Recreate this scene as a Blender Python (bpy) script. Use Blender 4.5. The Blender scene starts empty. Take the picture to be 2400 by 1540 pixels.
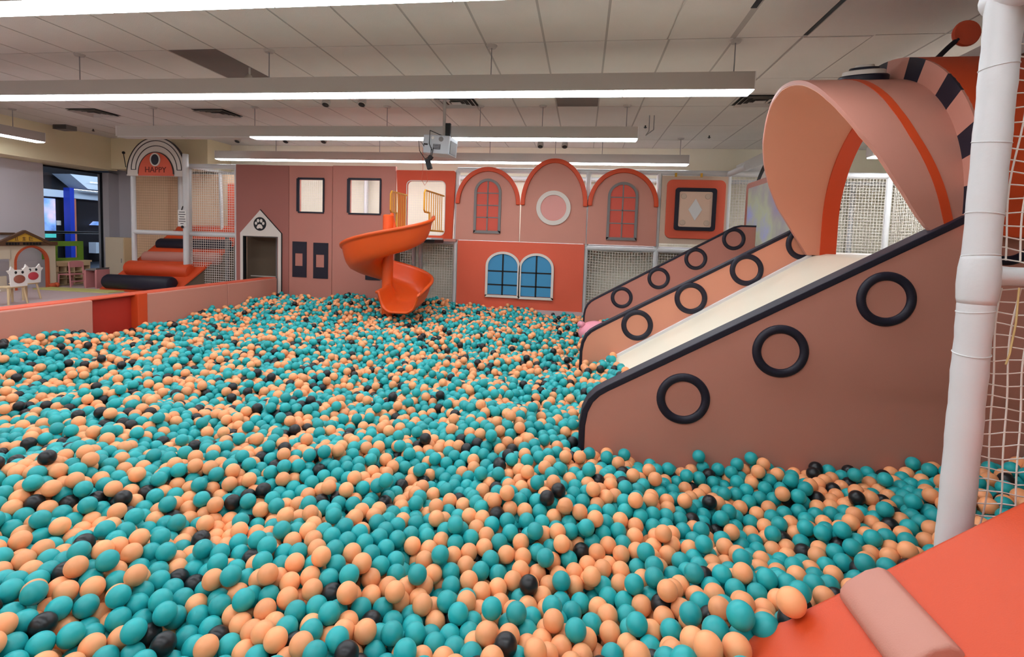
import bpy, math, random
import numpy as np
from mathutils import Matrix, Vector, Euler
random.seed(7); rng = np.random.default_rng(11)
PI = math.pi
scene = bpy.context.scene
COL = scene.collection

# ------------------------------------------------------------------ camera
ZC = 1.75
F_PX, CX, CY = 1165.0, 1200.0, 638.0            # 2400 x 1540 frame
YAW, PITCH, ROLL = -.1388, .0669, -.0333
def cam_axes():
    cy, sy, cp, sp = math.cos(YAW), math.sin(YAW), math.cos(PITCH), math.sin(PITCH)
    fwd = np.array([sy*cp, cy*cp, -sp]); right = np.array([cy, -sy, 0.0]); down = np.cross(fwd, right)
    cr, sr = math.cos(ROLL), math.sin(ROLL)
    return cr*right + sr*down, -sr*right + cr*down, fwd
A_R, A_D, A_F = cam_axes()
cam_data = bpy.data.cameras.new('camera')
cam_data.sensor_fit = 'HORIZONTAL'; cam_data.sensor_width = 36.0
cam_data.lens = F_PX/2400*36.0
cam_data.shift_y = -(770-CY)/2400
cam_data.clip_start = .05; cam_data.clip_end = 100
cam = bpy.data.objects.new('camera', cam_data); COL.objects.link(cam)
mw = Matrix.Identity(4)
for i in range(3):
    mw[i][0] = A_R[i]; mw[i][1] = -A_D[i]; mw[i][2] = -A_F[i]
mw[2][3] = ZC
cam.matrix_world = mw
scene.camera = cam

# ------------------------------------------------------------------ world, exposure
world = bpy.data.worlds.new('world'); scene.world = world; world.use_nodes = True
world.node_tree.nodes['Background'].inputs[0].default_value = (.55, .62, .75, 1)
world.node_tree.nodes['Background'].inputs[1].default_value = .05
vs = scene.view_settings
vs.view_transform = 'Standard'; vs.look = 'None'; vs.exposure = 0.0; vs.gamma = 1.0; vs.use_curve_mapping = False
LAMP = 21.8            # emission of the tube lenses
MALL = 300.0           # watts of the unseen light added for the mall
try:
    scene.cycles.max_bounces = 5; scene.cycles.diffuse_bounces = 3; scene.cycles.glossy_bounces = 2; scene.cycles.transparent_max_bounces = 4; scene.cycles.use_light_tree = False; scene.cycles.use_adaptive_sampling = True; scene.cycles.adaptive_threshold = .06
    scene.cycles.sample_clamp_indirect = 6.0
except Exception: pass

# ------------------------------------------------------------------ materials
def lin(c):
    return tuple((v/255/12.92 if v/255 <= .04045 else ((v/255+.055)/1.055)**2.4) for v in c) + (1.0,)
MATS = {}
def mat(name, rgb, rough=.6, bump=0.0, scale=200.0, spec=.4, var=0.0, vscale=3.0, metal=0.0, emit=None, estr=0.0, alpha=None, trans=0.0, coat=0.0):
    m = bpy.data.materials.new(name); m.use_nodes = True
    nt = m.node_tree; b = nt.nodes['Principled BSDF']
    b.inputs['Base Color'].default_value = lin(rgb); b.inputs['Roughness'].default_value = rough
    b.inputs['Specular IOR Level'].default_value = spec; b.inputs['Metallic'].default_value = metal
    if coat: b.inputs['Coat Weight'].default_value = coat
    if trans: b.inputs['Transmission Weight'].default_value = trans
    if emit is not None:
        b.inputs['Emission Color'].default_value = lin(emit); b.inputs['Emission Strength'].default_value = estr
    if bump or var:
        tc = nt.nodes.new('ShaderNodeTexCoord')
        geo = nt.nodes.new('ShaderNodeNewGeometry')
    if bump:
        n = nt.nodes.new('ShaderNodeTexNoise'); n.inputs['Scale'].default_value = scale; n.inputs['Detail'].default_value = 3
        nt.links.new(geo.outputs['Position'], n.inputs['Vector'])
        bp = nt.nodes.new('ShaderNodeBump'); bp.inputs['Strength'].default_value = bump; bp.inputs['Distance'].default_value = .004
        nt.links.new(n.outputs['Fac'], bp.inputs['Height']); nt.links.new(bp.outputs['Normal'], b.inputs['Normal'])
    if var:
        n2 = nt.nodes.new('ShaderNodeTexNoise'); n2.inputs['Scale'].default_value = vscale; n2.inputs['Detail'].default_value = 4
        nt.links.new(geo.outputs['Position'], n2.inputs['Vector'])
        mx = nt.nodes.new('ShaderNodeMix'); mx.data_type = 'RGBA'
        c = lin(rgb)
        mx.inputs[6].default_value = tuple(v*(1-var) for v in c[:3]) + (1,)
        mx.inputs[7].default_value = tuple(min(1, v*(1+var)) for v in c[:3]) + (1,)
        nt.links.new(n2.outputs['Fac'], mx.inputs[0]); nt.links.new(mx.outputs[2], b.inputs['Base Color'])
    MATS[name] = m
    return m
M = {}
M['tile'] = mat('ceiling_tile', (214, 207, 198), .95, .5, 160, .1, .06, 2.2)
M['tile_dark'] = mat('stained_tile', (122, 110, 104), .95, .4, 160, .1, .08, 3)
M['tbar'] = mat('ceiling_grid', (172, 164, 156), .8)
M['black'] = mat('matte_black', (16, 16, 18), .6)
M['cream'] = mat('cream_wall', (232, 218, 182), .85, .15, 60, .2, .03, 1.2)
M['cream_light'] = mat('pale_cream_wall', (234, 227, 206), .85, .15, 60, .2, .03, 1.2)
M['grey_wall'] = mat('grey_wall', (206, 200, 206), .85, .1, 60, .2, .03, 1.5)
M['white'] = mat('white_paint', (226, 224, 222), .55, .1, 60)
M['pad_white'] = mat('white_vinyl_wrap', (208, 207, 206), .42, .5, 26, .5)
M['net'] = mat('white_cord', (222, 214, 204), .8)
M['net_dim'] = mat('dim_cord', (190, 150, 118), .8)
M['cream_warm'] = mat('warm_cream_board', (240, 204, 168), .8)
M['taupe'] = mat('taupe_curtain', (108, 92, 76), .9, .2, 30)
M['beige'] = mat('beige_vinyl', (206, 180, 158), .6, .1, 240)
M['peach_pale'] = mat('pale_peach_vinyl', (226, 192, 168), .6, .1, 240)
M['net_pale'] = mat('pale_cord', (206, 190, 168), .8)
M['pink'] = mat('dusty_pink_vinyl', (196, 133, 116), .55, .18, 240, .4, .04, 1.6)
M['pink_deep'] = mat('deep_pink_vinyl', (186, 122, 108), .55, .18, 240, .4, .04, 1.6)
M['peach'] = mat('peach_vinyl', (216, 146, 118), .5, .15, 240, .4, .03, 1.6)
M['orange'] = mat('orange_vinyl', (208, 72, 30), .5, .18, 240, .4, .03, 1.6)
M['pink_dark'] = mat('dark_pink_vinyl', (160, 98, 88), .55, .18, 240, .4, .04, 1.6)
M['coral'] = mat('coral_vinyl', (216, 92, 64), .55, .18, 240, .4, .04, 1.6)
M['red'] = mat('red_vinyl', (176, 44, 30), .55, .15, 240)
M['navy'] = mat('navy_vinyl', (27, 25, 40), .5, .15, 240)
M['slide_white'] = mat('cream_slide_board', (236, 228, 206), .35, .05, 30, .5, .05, 2.5)
M['orange_plastic'] = mat('orange_moulded_plastic', (230, 88, 26), .38, .06, 60, .5, .04, 2.5)
M['yellow'] = mat('yellow_metal', (214, 150, 40), .45)
M['steel'] = mat('grey_steel', (150, 146, 146), .45, metal=.3)
M['grey'] = mat('grey_vinyl', (122, 116, 114), .6)
M['blue'] = mat('blue_vinyl', (62, 140, 184), .55, .1, 240)
M['rose'] = mat('rose_vinyl', (216, 150, 142), .55, .1, 240)
M['window_red'] = mat('red_window_print', (206, 84, 66), .6, .1, 240)
M['offwhite'] = mat('offwhite_vinyl', (216, 206, 196), .6, .1, 240)
M['lens'] = mat('lamp_lens', (250, 250, 250), .4, emit=(240, 247, 255), estr=LAMP)
M['lens_off'] = mat('lamp_lens_off', (200, 196, 190), .4)
M['housing'] = mat('lamp_housing', (178, 170, 162), .5)
M['floor'] = mat('mauve_floor_mat', (190, 168, 166), .8, .15, 120, .3, .05, 1.5)
M['rug'] = mat('yellow_green_mat', (196, 190, 116), .85, .15, 120)
M['carpet_red'] = mat('pit_base_foam', (96, 50, 44), .9)
M['wood'] = mat('pale_wood', (214, 186, 146), .6, .1, 40, .3, .06, 6)
M['brown'] = mat('brown_wood', (96, 66, 46), .6, .1, 40)
M['gable'] = mat('yellow_board', (206, 160, 58), .6)
M['house_beige'] = mat('beige_board', (206, 190, 166), .7, .05, 60)
M['house_rim'] = mat('red_orange_edge', (196, 84, 48), .6)
M['green'] = mat('green_board', (112, 150, 46), .6)
M['pink_chair'] = mat('pink_plastic', (206, 134, 136), .5)
M['shelf_in'] = mat('red_brown_shelf', (150, 84, 66), .6)
M['pig'] = mat('pink_toy', (236, 150, 166), .4, .02, 60, .5)
M['tan'] = mat('tan_cord', (196, 168, 112), .8)
M['toy_white'] = mat('toy_white', (232, 226, 218), .5)
M['toy_red'] = mat('toy_red', (196, 66, 76), .5)
M['projector'] = mat('projector_shell', (186, 190, 196), .45)
M['vent_dark'] = mat('vent_dark', (40, 36, 34), .7)
M['paper'] = mat('paper', (226, 222, 216), .7)
M['ink'] = mat('ink', (60, 54, 54), .7)
M['happy_ink'] = mat('happy_letters', (104, 32, 26), .6)
M['mall_white'] = mat('mall_white', (206, 220, 236), .6)
M['mall_dark'] = mat('mall_dark', (30, 30, 36), .5)
M['mall_blue'] = mat('mall_blue', (40, 66, 190), .5)
M['mall_salmon'] = mat('mall_salmon', (216, 130, 106), .6)
M['mall_floor'] = mat('mall_floor', (70, 76, 88), .25)
M['mall_lamp'] = mat('mall_lamp', (240, 246, 255), .4, emit=(240, 246, 255), estr=6.0)
M['mall_screen'] = mat('mall_poster', (150, 180, 230), .4, emit=(150, 176, 236), estr=.7)
M['mall_teal'] = mat('mall_teal_sign', (80, 200, 190), .4, emit=(80, 200, 190), estr=.5)
M['chrome'] = mat('chrome', (200, 200, 205), .2, metal=1.0)
# mottled poster in the mall
def blotch(m, cols, scale, estr):
    nt = m.node_tree; b = nt.nodes['Principled BSDF']
    geo = nt.nodes.new('ShaderNodeNewGeometry'); n = nt.nodes.new('ShaderNodeTexNoise'); n.inputs['Scale'].default_value = scale; n.inputs['Detail'].default_value = 5
    r = nt.nodes.new('ShaderNodeValToRGB')
    nt.links.new(geo.outputs['Position'], n.inputs['Vector']); nt.links.new(n.outputs['Fac'], r.inputs['Fac'])
    e = r.color_ramp.elements
    while len(e) < len(cols): e.new(.5)
    for i, c in enumerate(cols):
        e[i].position = .3 + .4*i/(len(cols)-1); e[i].color = lin(c)
    nt.links.new(r.outputs['Color'], b.inputs['Base Color']); nt.links.new(r.outputs['Color'], b.inputs['Emission Color'])
    b.inputs['Emission Strength'].default_value = estr
blotch(M['mall_screen'], [(70, 96, 150), (130, 170, 236), (214, 190, 232)], 1.6, .9)
M['screen'] = mat('display_picture', (120, 110, 150), .3)
blotch(M['screen'], [(104, 84, 168), (132, 122, 150), (140, 136, 140), (158, 166, 140), (140, 146, 196)], 1.1, .3)
# balls
def ball_mat(name, rgb, rough):
    m = mat(name, rgb, rough, spec=.45)
    nt = m.node_tree; b = nt.nodes['Principled BSDF']
    oi = nt.nodes.new('ShaderNodeObjectInfo'); hs = nt.nodes.new('ShaderNodeHueSaturation')
    mr = nt.nodes.new('ShaderNodeMapRange'); mr.inputs['To Min'].default_value = .86; mr.inputs['To Max'].default_value = 1.12
    nt.links.new(oi.outputs['Random'], mr.inputs['Value']); nt.links.new(mr.outputs[0], hs.inputs['Value'])
    hs.inputs['Color'].default_value = lin(rgb); nt.links.new(hs.outputs['Color'], b.inputs['Base Color'])
    at = nt.nodes.new('ShaderNodeAttribute'); at.attribute_name = 'ballpos'
    w = nt.nodes.new('ShaderNodeTexWave'); w.wave_type = 'BANDS'; w.bands_direction = 'Z'; w.inputs['Scale'].default_value = 13; w.inputs['Distortion'].default_value = .6; w.inputs['Detail'].default_value = 1
    nt.links.new(at.outputs['Vector'], w.inputs['Vector'])
    bp = nt.nodes.new('ShaderNodeBump'); bp.inputs['Strength'].default_value = .12; bp.inputs['Distance'].default_value = .002
    nt.links.new(w.outputs['Fac'], bp.inputs['Height']); nt.links.new(bp.outputs['Normal'], b.inputs['Normal'])
    return m
BALLM = [ball_mat('teal_ball_plastic', (32, 164, 166), .42), ball_mat('peach_ball_plastic', (246, 166, 112), .45), ball_mat('black_ball_plastic', (24, 24, 27), .36)]

# ------------------------------------------------------------------ mesh helpers
WORLD0 = {}
def empty(name, loc=(0, 0, 0)):
    o = bpy.data.objects.new(name, None); o.empty_display_size = .1
    o.location = loc; COL.objects.link(o); WORLD0[o.name] = Vector(loc)
    return o
def tag(o, label=None, cat=None, group=None, kind=None):
    if label: o['label'] = label
    if cat: o['category'] = cat
    if group: o['group'] = group
    if kind: o['kind'] = kind
    return o
def thing(name, label, cat, loc=(0, 0, 0), group=None):
    return tag(empty(name, loc), label, cat, group)
class MB:
    def __init__(s): s.v = []; s.f = []
    def add(s, vs, fs):
        n = len(s.v); s.v += [tuple(p) for p in vs]; s.f += [tuple(n+i for i in f) for f in fs]; return s
    def box(s, x0, x1, y0, y1, z0, z1):
        return s.add([(x0,y0,z0),(x1,y0,z0),(x1,y1,z0),(x0,y1,z0),(x0,y0,z1),(x1,y0,z1),(x1,y1,z1),(x0,y1,z1)],
                     [(0,3,2,1),(4,5,6,7),(0,1,5,4),(1,2,6,5),(2,3,7,6),(3,0,4,7)])
    def obox(s, c, ax, ay, az, hx, hy, hz):
        c, ax, ay, az = map(np.array, (c, ax, ay, az))
        vs = [c+ax*hx*a+ay*hy*b+az*hz*d for d in (-1,1) for a,b in ((-1,-1),(1,-1),(1,1),(-1,1))]
        return s.add(vs, [(0,3,2,1),(4,5,6,7),(0,1,5,4),(1,2,6,5),(2,3,7,6),(3,0,4,7)])
    def tube(s, pts, r, n=8, caps=True):
        P = [np.array(p, float) for p in pts]; rs = r if hasattr(r, '__len__') else [r]*len(P)
        rings = []; prev = None
        for i, p in enumerate(P):
            d = (P[min(i+1, len(P)-1)]-P[max(i-1, 0)]); d = d/(np.linalg.norm(d)+1e-9)
            if prev is None:
                u = np.cross(d, (0,0,1.0)); 
                if np.linalg.norm(u) < .1: u = np.cross(d, (1.0,0,0))
            else: u = prev-d*(prev@d)
            u = u/np.linalg.norm(u); w = np.cross(d, u); prev = u
            rings.append([p+rs[i]*(math.cos(2*PI*k/n)*u+math.sin(2*PI*k/n)*w) for k in range(n)])
        vs = [q for g in rings for q in g]; fs = []
        for i in range(len(P)-1):
            for k in range(n):
                a, b = i*n+k, i*n+(k+1) % n; fs.append((a, a+n, b+n, b))
        if caps: fs.append(tuple(range(n))); fs.append(tuple(range(len(vs)-1, len(vs)-n-1, -1)))
        return s.add(vs, fs)
    def grid(s, G, closed=False):
        h, w = len(G), len(G[0]); vs = [p for r in G for p in r]; fs = []
        for i in range(h-1):
            for j in range(w if closed else w-1):
                a, b = i*w+j, i*w+(j+1) % w; fs.append((a, b, b+w, a+w))
        return s.add(vs, fs)
    def prism(s, poly, fn0, fn1):
        n = len(poly); vs = [fn0(p) for p in poly]+[fn1(p) for p in poly]
        fs = [tuple(range(n)), tuple(range(2*n-1, n-1, -1))]+[(i, i+n, (i+1) % n+n, (i+1) % n) for i in range(n)]
        return s.add(vs, fs)
    def ball(s, c, rx, ry=None, rz=None, nu=14, nv=9):
        ry = ry or rx; rz = rz or rx; vs = [(c[0], c[1], c[2]-rz)]
        for j in range(1, nv):
            t = PI*j/nv
            for i in range(nu): vs.append((c[0]+rx*math.sin(t)*math.cos(2*PI*i/nu), c[1]+ry*math.sin(t)*math.sin(2*PI*i/nu), c[2]-rz*math.cos(t)))
        vs.append((c[0], c[1], c[2]+rz)); fs = []
        for i in range(nu): fs.append((0, 1+(i+1) % nu, 1+i)); L = len(vs)-1; fs.append((L, L-nu+i, L-nu+(i+1) % nu))
        for j in range(nv-2):
            for i in range(nu):
                a, b = 1+j*nu+i, 1+j*nu+(i+1) % nu; fs.append((a, b, b+nu, a+nu))
        return s.add(vs, fs)
    def build(s, name, m, parent=None, smooth=False, bevel=0.0, seg=2):
        me = bpy.data.meshes.new(name); me.from_pydata([tuple(map(float, v)) for v in s.v], [], s.f); me.validate(); me.update()
        import bmesh as _b
        bm = _b.new(); bm.from_mesh(me); _b.ops.recalc_face_normals(bm, faces=bm.faces); bm.to_mesh(me); bm.free()
        me.materials.append(M[m] if isinstance(m, str) else m)
        if smooth or bevel:
            me.polygons.foreach_set('use_smooth', [True]*len(me.polygons))
            if not bevel and smooth != 'all': me.set_sharp_from_angle(angle=math.radians(40))
        return link(name, me, parent, bevel, seg)
def link(name, me, parent=None, bevel=0.0, seg=2):
    o = bpy.data.objects.new(name, me); COL.objects.link(o)
    if parent is not None:
        o.parent = parent; o.location = -WORLD0.get(parent.name, Vector((0,0,0)))
    WORLD0[o.name] = Vector((0,0,0))
    if bevel:
        b = o.modifiers.new('bevel', 'BEVEL'); b.width = bevel; b.segments = seg; b.limit_method = 'ANGLE'; b.angle_limit = math.radians(35)
        wn = o.modifiers.new('wn', 'WEIGHTED_NORMAL'); wn.keep_sharp = False
    return o
def bx(name, m, x0, x1, y0, y1, z0, z1, parent=None, bevel=0.0):
    return MB().box(x0, x1, y0, y1, z0, z1).build(name, m, parent, bevel=bevel)
def struct(o): return tag(o, kind='structure')
# outlines in a wall plane y = const: 2D points are (x, z)
def slab(name, m, poly, y0, y1, parent=None, bevel=0.0, smooth=False):
    return MB().prism(poly, lambda p: (p[0], y0, p[1]), lambda p: (p[0], y1, p[1])).build(name, m, parent, bevel=bevel, smooth=smooth)
def slabx(name, m, poly, x0, x1, parent=None, bevel=0.0, smooth=False):      # 2D points are (y, z)
    return MB().prism(poly, lambda p: (x0, p[0], p[1]), lambda p: (x1, p[0], p[1])).build(name, m, parent, bevel=bevel, smooth=smooth)
def arc(cx, cz, r, a0, a1, n=18, rz=None):
    rz = rz or r
    return [(cx+r*math.cos(math.radians(a0+(a1-a0)*i/n)), cz+rz*math.sin(math.radians(a0+(a1-a0)*i/n))) for i in range(n+1)]
def strip(name, m, outer, inner, y0, y1, parent=None, closed=False, bevel=0.0, plane='y'):
    # band between two outlines with equal point counts
    g = MB(); n = len(outer); put = (lambda p, d: (p[0], d, p[1])) if plane == 'y' else (lambda p, d: (d, p[0], p[1]))
    vs = [put(p, y0) for p in outer]+[put(p, y0) for p in inner]+[put(p, y1) for p in outer]+[put(p, y1) for p in inner]; fs = []
    for i in range(n if closed else n-1):
        j = (i+1) % n
        fs += [(i, j, n+j, n+i), (2*n+i, 3*n+i, 3*n+j, 2*n+j), (i, 2*n+i, 2*n+j, j), (n+i, n+j, 3*n+j, 3*n+i)]
    if not closed: fs += [(0, n, 3*n, 2*n), (n-1, 3*n-1, 4*n-1, 2*n-1)]
    return g.add(vs, fs).build(name, m, parent, bevel=bevel, smooth=True)
def rrect(x0, x1, z0, z1, r, n=5):
    return arc(x1-r, z1-r, r, 0, 90, n)+arc(x0+r, z1-r, r, 90, 180, n)+arc(x0+r, z0+r, r, 180, 270, n)+arc(x1-r, z0+r, r, 270, 360, n)
def torus(name, m, c, R, r, axis, parent, n=36, k=10, flat=1.0):
    c = np.array(c, float); ax = np.array(axis, float); u = np.cross(ax, (0,0,1.0)); u /= np.linalg.norm(u); w = np.cross(u, ax)
    G = []
    for i in range(n):
        d = math.cos(2*PI*i/n)*u+math.sin(2*PI*i/n)*w
        G.append([c+d*(R+r*math.cos(2*PI*j/k))+ax*r*flat*math.sin(2*PI*j/k) for j in range(k)])
    G.append(G[0])
    return MB().grid(G, closed=True).build(name, m, parent, smooth='all')
def net(name, m, p0, du, dv, w, h, cell, r, parent, sag=0.0):
    # cords of a square mesh net spanning w along du and h along dv
    p0, du, dv = (np.array(q, float) for q in (p0, du, dv)); nn = np.cross(du, dv); g = MB()
    nu, nv = max(1, round(w/cell)), max(1, round(h/cell))
    def pt(a, b):
        return p0+du*a*w+dv*b*h+nn*sag*math.sin(PI*a)*math.sin(PI*b)+dv*(-.25*sag)*math.sin(PI*a)*b
    seg = 4 if sag else 1
    for i in range(nu+1): g.tube([pt(i/nu, k/seg) for k in range(seg+1)], r, 4, False)
    for j in range(nv+1): g.tube([pt(k/seg, j/nv) for k in range(seg+1)], r, 4, False)
    return g.build(name, m, parent)
def text_mesh(body, size, m, parent, origin, ux, uz, name='lettering', extrude=.002, align='CENTER'):
    cu = bpy.data.curves.new(name, 'FONT'); cu.body = body; cu.size = size; cu.extrude = extrude; cu.align_x = align; cu.align_y = 'CENTER'; cu.resolution_u = 2
    t = bpy.data.objects.new(name, cu); COL.objects.link(t)
    bpy.context.view_layer.update()
    dg = bpy.context.evaluated_depsgraph_get()
    me = bpy.data.meshes.new_from_object(t.evaluated_get(dg)); bpy.data.objects.remove(t); bpy.data.curves.remove(cu)
    ux, uz = Vector(ux), Vector(uz); uy = uz.cross(ux)
    mm = Matrix.Identity(4)
    for i in range(3): mm[i][0] = ux[i]; mm[i][1] = uz[i]; mm[i][2] = ux.cross(uz)[i]; mm[i][3] = origin[i]
    me.transform(mm); me.materials.clear(); me.materials.append(M[m])
    return link(name, me, parent)
def dup(root, off):
    r = root.copy(); COL.objects.link(r); r.location = root.location+Vector(off)
    for ch in list(root.children):
        c = ch.copy(); COL.objects.link(c); c.parent = r
        for g in ch.children:
            d = g.copy(); COL.objects.link(d); d.parent = c
    return r

# ================================================================== THE ROOM
FL = .40            # play floor (the ball pit is lower)
ZT = 3.745          # ceiling
XL, XR, YB, YF = -11.75, 6.85, 10.9, -3.5
fl = MB(); fl.box(XL, -6.45, YF, 9.44, FL-.1, FL); struct(fl.build('floor', 'floor'))
struct(bx('floor', 'floor', XL, XR, 9.44, 10.95, FL-.1, FL))
struct(bx('floor', 'floor', -6.45, XR, YF, .8, FL-.1, FL))
struct(bx('floor', 'carpet_red', -6.45, 6.85, .8, 9.5, -.1, 0))
rug = bx('play_mat', 'rug', -11.05, -9.3, 8.62, 8.98, FL, FL+.02); tag(rug, 'yellow green play mat lying beside the toy house', 'mat')
# walls
struct(bx('wall_back', 'cream_light', -8.35, XR, YB, YB+.15, 0, ZT))
struct(bx('wall_right', 'cream', XR, XR+.15, YF, YB+.15, 0, ZT))
struct(bx('wall_front', 'cream', XL, XR, YF-.15, YF, 0, ZT))
w = struct(bx('wall_left', 'grey_wall', XL, XL+.3, YF, 9.2, 0, 3.02))
struct(bx('wall_left', 'grey_wall', XL, XL+.3, 10.68, 10.95, 0, 3.02))
struct(bx('wall_left', 'grey_wall', XL+.02, -8.3, 10.95, 11.1, 0, ZT))
struct(bx('trim_1', 'cream', XL, -10.8, YF, 10.3, 3.02, ZT))              # bulkhead over the shopfront
struct(bx('trim_2', 'cream', -10.8, -8.35, 10.15, 10.95, 3.05, ZT))
struct(bx('trim_3', 'white', 2.98, 3.3, 2.0, 10.6, 3.16, 3.36))             # boxed duct on the right
struct(bx('wall_back', 'cream_light', -6.0, XR, 10.1, 10.16, FL, 1.6))
# ceiling: grid backing, lay-in tiles 0.61 x 1.22
ceil = struct(bx('ceiling', 'tbar', XL, XR, YF, YB+.1, ZT+.004, ZT+.1))
GX, GY, TW, TD = -5.346, 5.155, .61, 1.22
def tile_mesh(w, d, m):
    g = MB(); g.box(-w/2, w/2, -d/2, d/2, 0, .012)
    me = bpy.data.meshes.new('tile'); me.from_pydata(g.v, [], g.f); me.update(); me.materials.append(M[m]); return me
TM, TMD = tile_mesh(TW-.022, TD-.016, 'tile'), tile_mesh(TW-.022, TD-.016, 'tile_dark')
TML = tile_mesh(TW-.018, YB-(GY+4*TD)-.02, 'tile')
HALF, HALFD = tile_mesh(TW-.018, TD/2-.012, 'tile'), tile_mesh(TW-.018, TD/2-.012, 'tile_dark')
def tile(me, x, y, dz=0.0, rx=0.0):
    o = bpy.data.objects.new('tile', me); COL.objects.link(o); o.parent = ceil; o.location = (x, y, ZT+dz); o.rotation_euler = (rx, 0, 0)
VENTS = {(-6, 2), (-2, 2), (5, 1), (12, 1)}
for i in range(-9, 20):
    for j in range(-4, 5):
        x, y = GX+(i+.5)*TW, GY+(j+.5)*TD
        if j == 4: tile(TML, x, (GY+4*TD+YB)/2); continue
        if (i, j) == (1, 0): tile(TMD, x, y); continue
        if (i, j) in ((8, 1), (9, 1)) or (i, j) in VENTS:
            lowhalf = HALFD if (i, j) == (8, 1) else HALF
            tile(HALF, x, y-TD/4); tile(lowhalf, x, y+TD/4); continue
        if (i, j) == (10, -1): tile(TM, x-.035, y); continue
        if (i, j) == (12, -1): tile(TM, x+.03, y+.015); continue
        if (i, j) in ((12, 0), (13, 2), (10, 2)): tile(TM, x, y, -.006, .006); continue
        tile(TM, x, y)
# dark gaps where tiles have slipped: the plenum shows
struct(bx('trim_4', 'black', GX+11*TW-.055, GX+11*TW-.005, GY-TD+.3, GY-.62, ZT-.001, ZT+.009))
struct(bx('trim_5', 'black', GX+12*TW-.006, GX+12*TW+.03, GY-TD+.05, GY-.03, ZT-.001, ZT+.009))

# ------------------------------------------------------------------ pendant strip lights
def strip_light(label, axis, a0, a1, c, rods, lit0=None):
    root = thing('strip_light', label, 'ceiling light', (0, 0, 3.25), 'suspended fluorescent strip lights')
    z0, z1, hw = 3.25, 3.42, .10
    def B(name, m, p0, p1, q0, q1, r0, r1, par=root, bv=0.0):
        return bx(name, m, p0, p1, q0, q1, r0, r1, par, bv) if axis == 'x' else bx(name, m, q0, q1, p0, p1, r0, r1, par, bv)
    for q0, q1 in ((c-hw, c-hw+.012), (c+hw-.012, c+hw)): B('side_plate', 'housing', a0, a1, q0, q1, z0+.004, z1)
    B('housing', 'housing', a0, a1, c-hw+.012, c+hw-.012, z0+.04, z1)
    B('end_cap', 'white', a0-.008, a0, c-hw, c+hw, z0, z1); B('end_cap', 'white', a1, a1+.008, c-hw, c+hw, z0, z1)
    n = max(1, round((a1-a0)/1.22)); L = (a1-a0)/n
    for k in range(n):
        s0, s1 = a0+k*L+.006, a0+(k+1)*L-.006
        off = lit0 is not None and (s0+s1)/2 < lit0
        B('lens', 'lens_off' if off else 'lens', s0, s1, c-hw+.0125, c+hw-.0125, z0-.012, z0+.02)
    for t in rods:
        p = (t, c) if axis == 'x' else (c, t)
        r = MB().tube([(p[0], p[1], z1), (p[0], p[1], ZT)], .006, 6).build('rod', 'steel', root)
        MB().tube([(p[0], p[1], ZT-.025), (p[0], p[1], ZT)], [.045, .06], 14).build('canopy', 'housing', r, smooth=True)
    return root
strip_light('nearest white strip light, cut off by the top of the picture', 'x', -8.2, 1.56, 3.08, [-6, -3.5, -1, 1.4])
strip_light('long white strip light hanging above the middle of the ball pit', 'x', -8.2, 1.56, 5.22, [-5.95, -3.53, -1.02, 1.39])
strip_light('white strip light with unlit left end, above the projector', 'x', -7.81, .72, 7.54, [-7.2, -5.35, -3.1, -1.62, -.67, .56], lit0=-5.3)
strip_light('farthest strip light, passing behind the pink arches', 'x', -7.85, 1.9, 9.85, [-6.5, -4.2, -1.9, -.6, .3, 1.75])
strip_light('short strip light by the shopfront at the left edge', 'y', 3.2, 8.05, -10.05, [4.0, 7.6])
strip_light('strip light at far right behind the white padded post', 'y', 3.6, 9.2, 5.0, [4.4, 8.4])
strip_light('short added strip light, out of sight over the deck behind the second slide', 'x', 3.4, 6.4, 7.2, [3.8, 5.8])  # added fill, hidden by the hood, for the wall seen through it
strip_light('added strip light, out of sight near the far right corner of the room', 'x', 4.5, 6.6, 8.8, [4.9, 6.2])  # second added fill, kept out of view, brightens the back wall
strip_light('strip light overhead behind the viewer', 'x', -8.2, 1.56, .75, [-6, -3, 1.0])
strip_light('second strip light behind the viewer', 'x', -8.2, 1.56, -1.6, [-6, -3, 1.0])
# ------------------------------------------------------------------ vents, spots, sprinklers
def vent(x, y, label):
    v = thing('ceiling_vent', label, 'vent', (x, y, ZT), 'square ceiling vents')
    for k, (w_, zz) in enumerate(((.28, .0), (.205, .012), (.13, .024))):
        h_ = w_*.86
        o = [(x-w_, y-h_), (x+w_, y-h_), (x+w_, y+h_), (x-w_, y+h_)]; i_ = [(x+(a-x)*.84, y+(b-y)*.84) for a, b in o]
        g = MB(); vs = [(a, b, ZT-.004-.03+zz*.5) for a, b in o]+[(a, b, ZT-.004) for a, b in i_]
        g.add(vs, [(q, (q+1) % 4, 4+(q+1) % 4, 4+q) for q in range(4)]).build('louvre', 'housing', v)
    bx('backing', 'vent_dark', x-.29, x+.29, y-.25, y+.25, ZT-.006, ZT-.001, v)
    bx('core', 'housing', x-.07, x+.07, y-.06, y+.06, ZT-.03, ZT-.022, v)
vent(-8.67, 7.84, 'dark square ceiling vent at far left above the shopfront')
vent(-6.3, 7.9, 'dark square ceiling vent above the rainbow gate')
vent(-1.93, 7.3, 'square ceiling vent beside the projector pole')
vent(2.3, 7.3, 'square ceiling vent left of the caterpillar hood')
wv = thing('return_grille', 'small slatted grille box near the left bulkhead', 'vent', (-10.45, 8.9, ZT))
bx('box', 'grey', -10.66, -10.36, 8.78, 9.0, ZT-.09, ZT, wv)
for k in range(4): bx('slat', 'vent_dark', -10.67, -10.35, 8.77, 8.78, ZT-.085+k*.02, ZT-.077+k*.02, wv)
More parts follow.
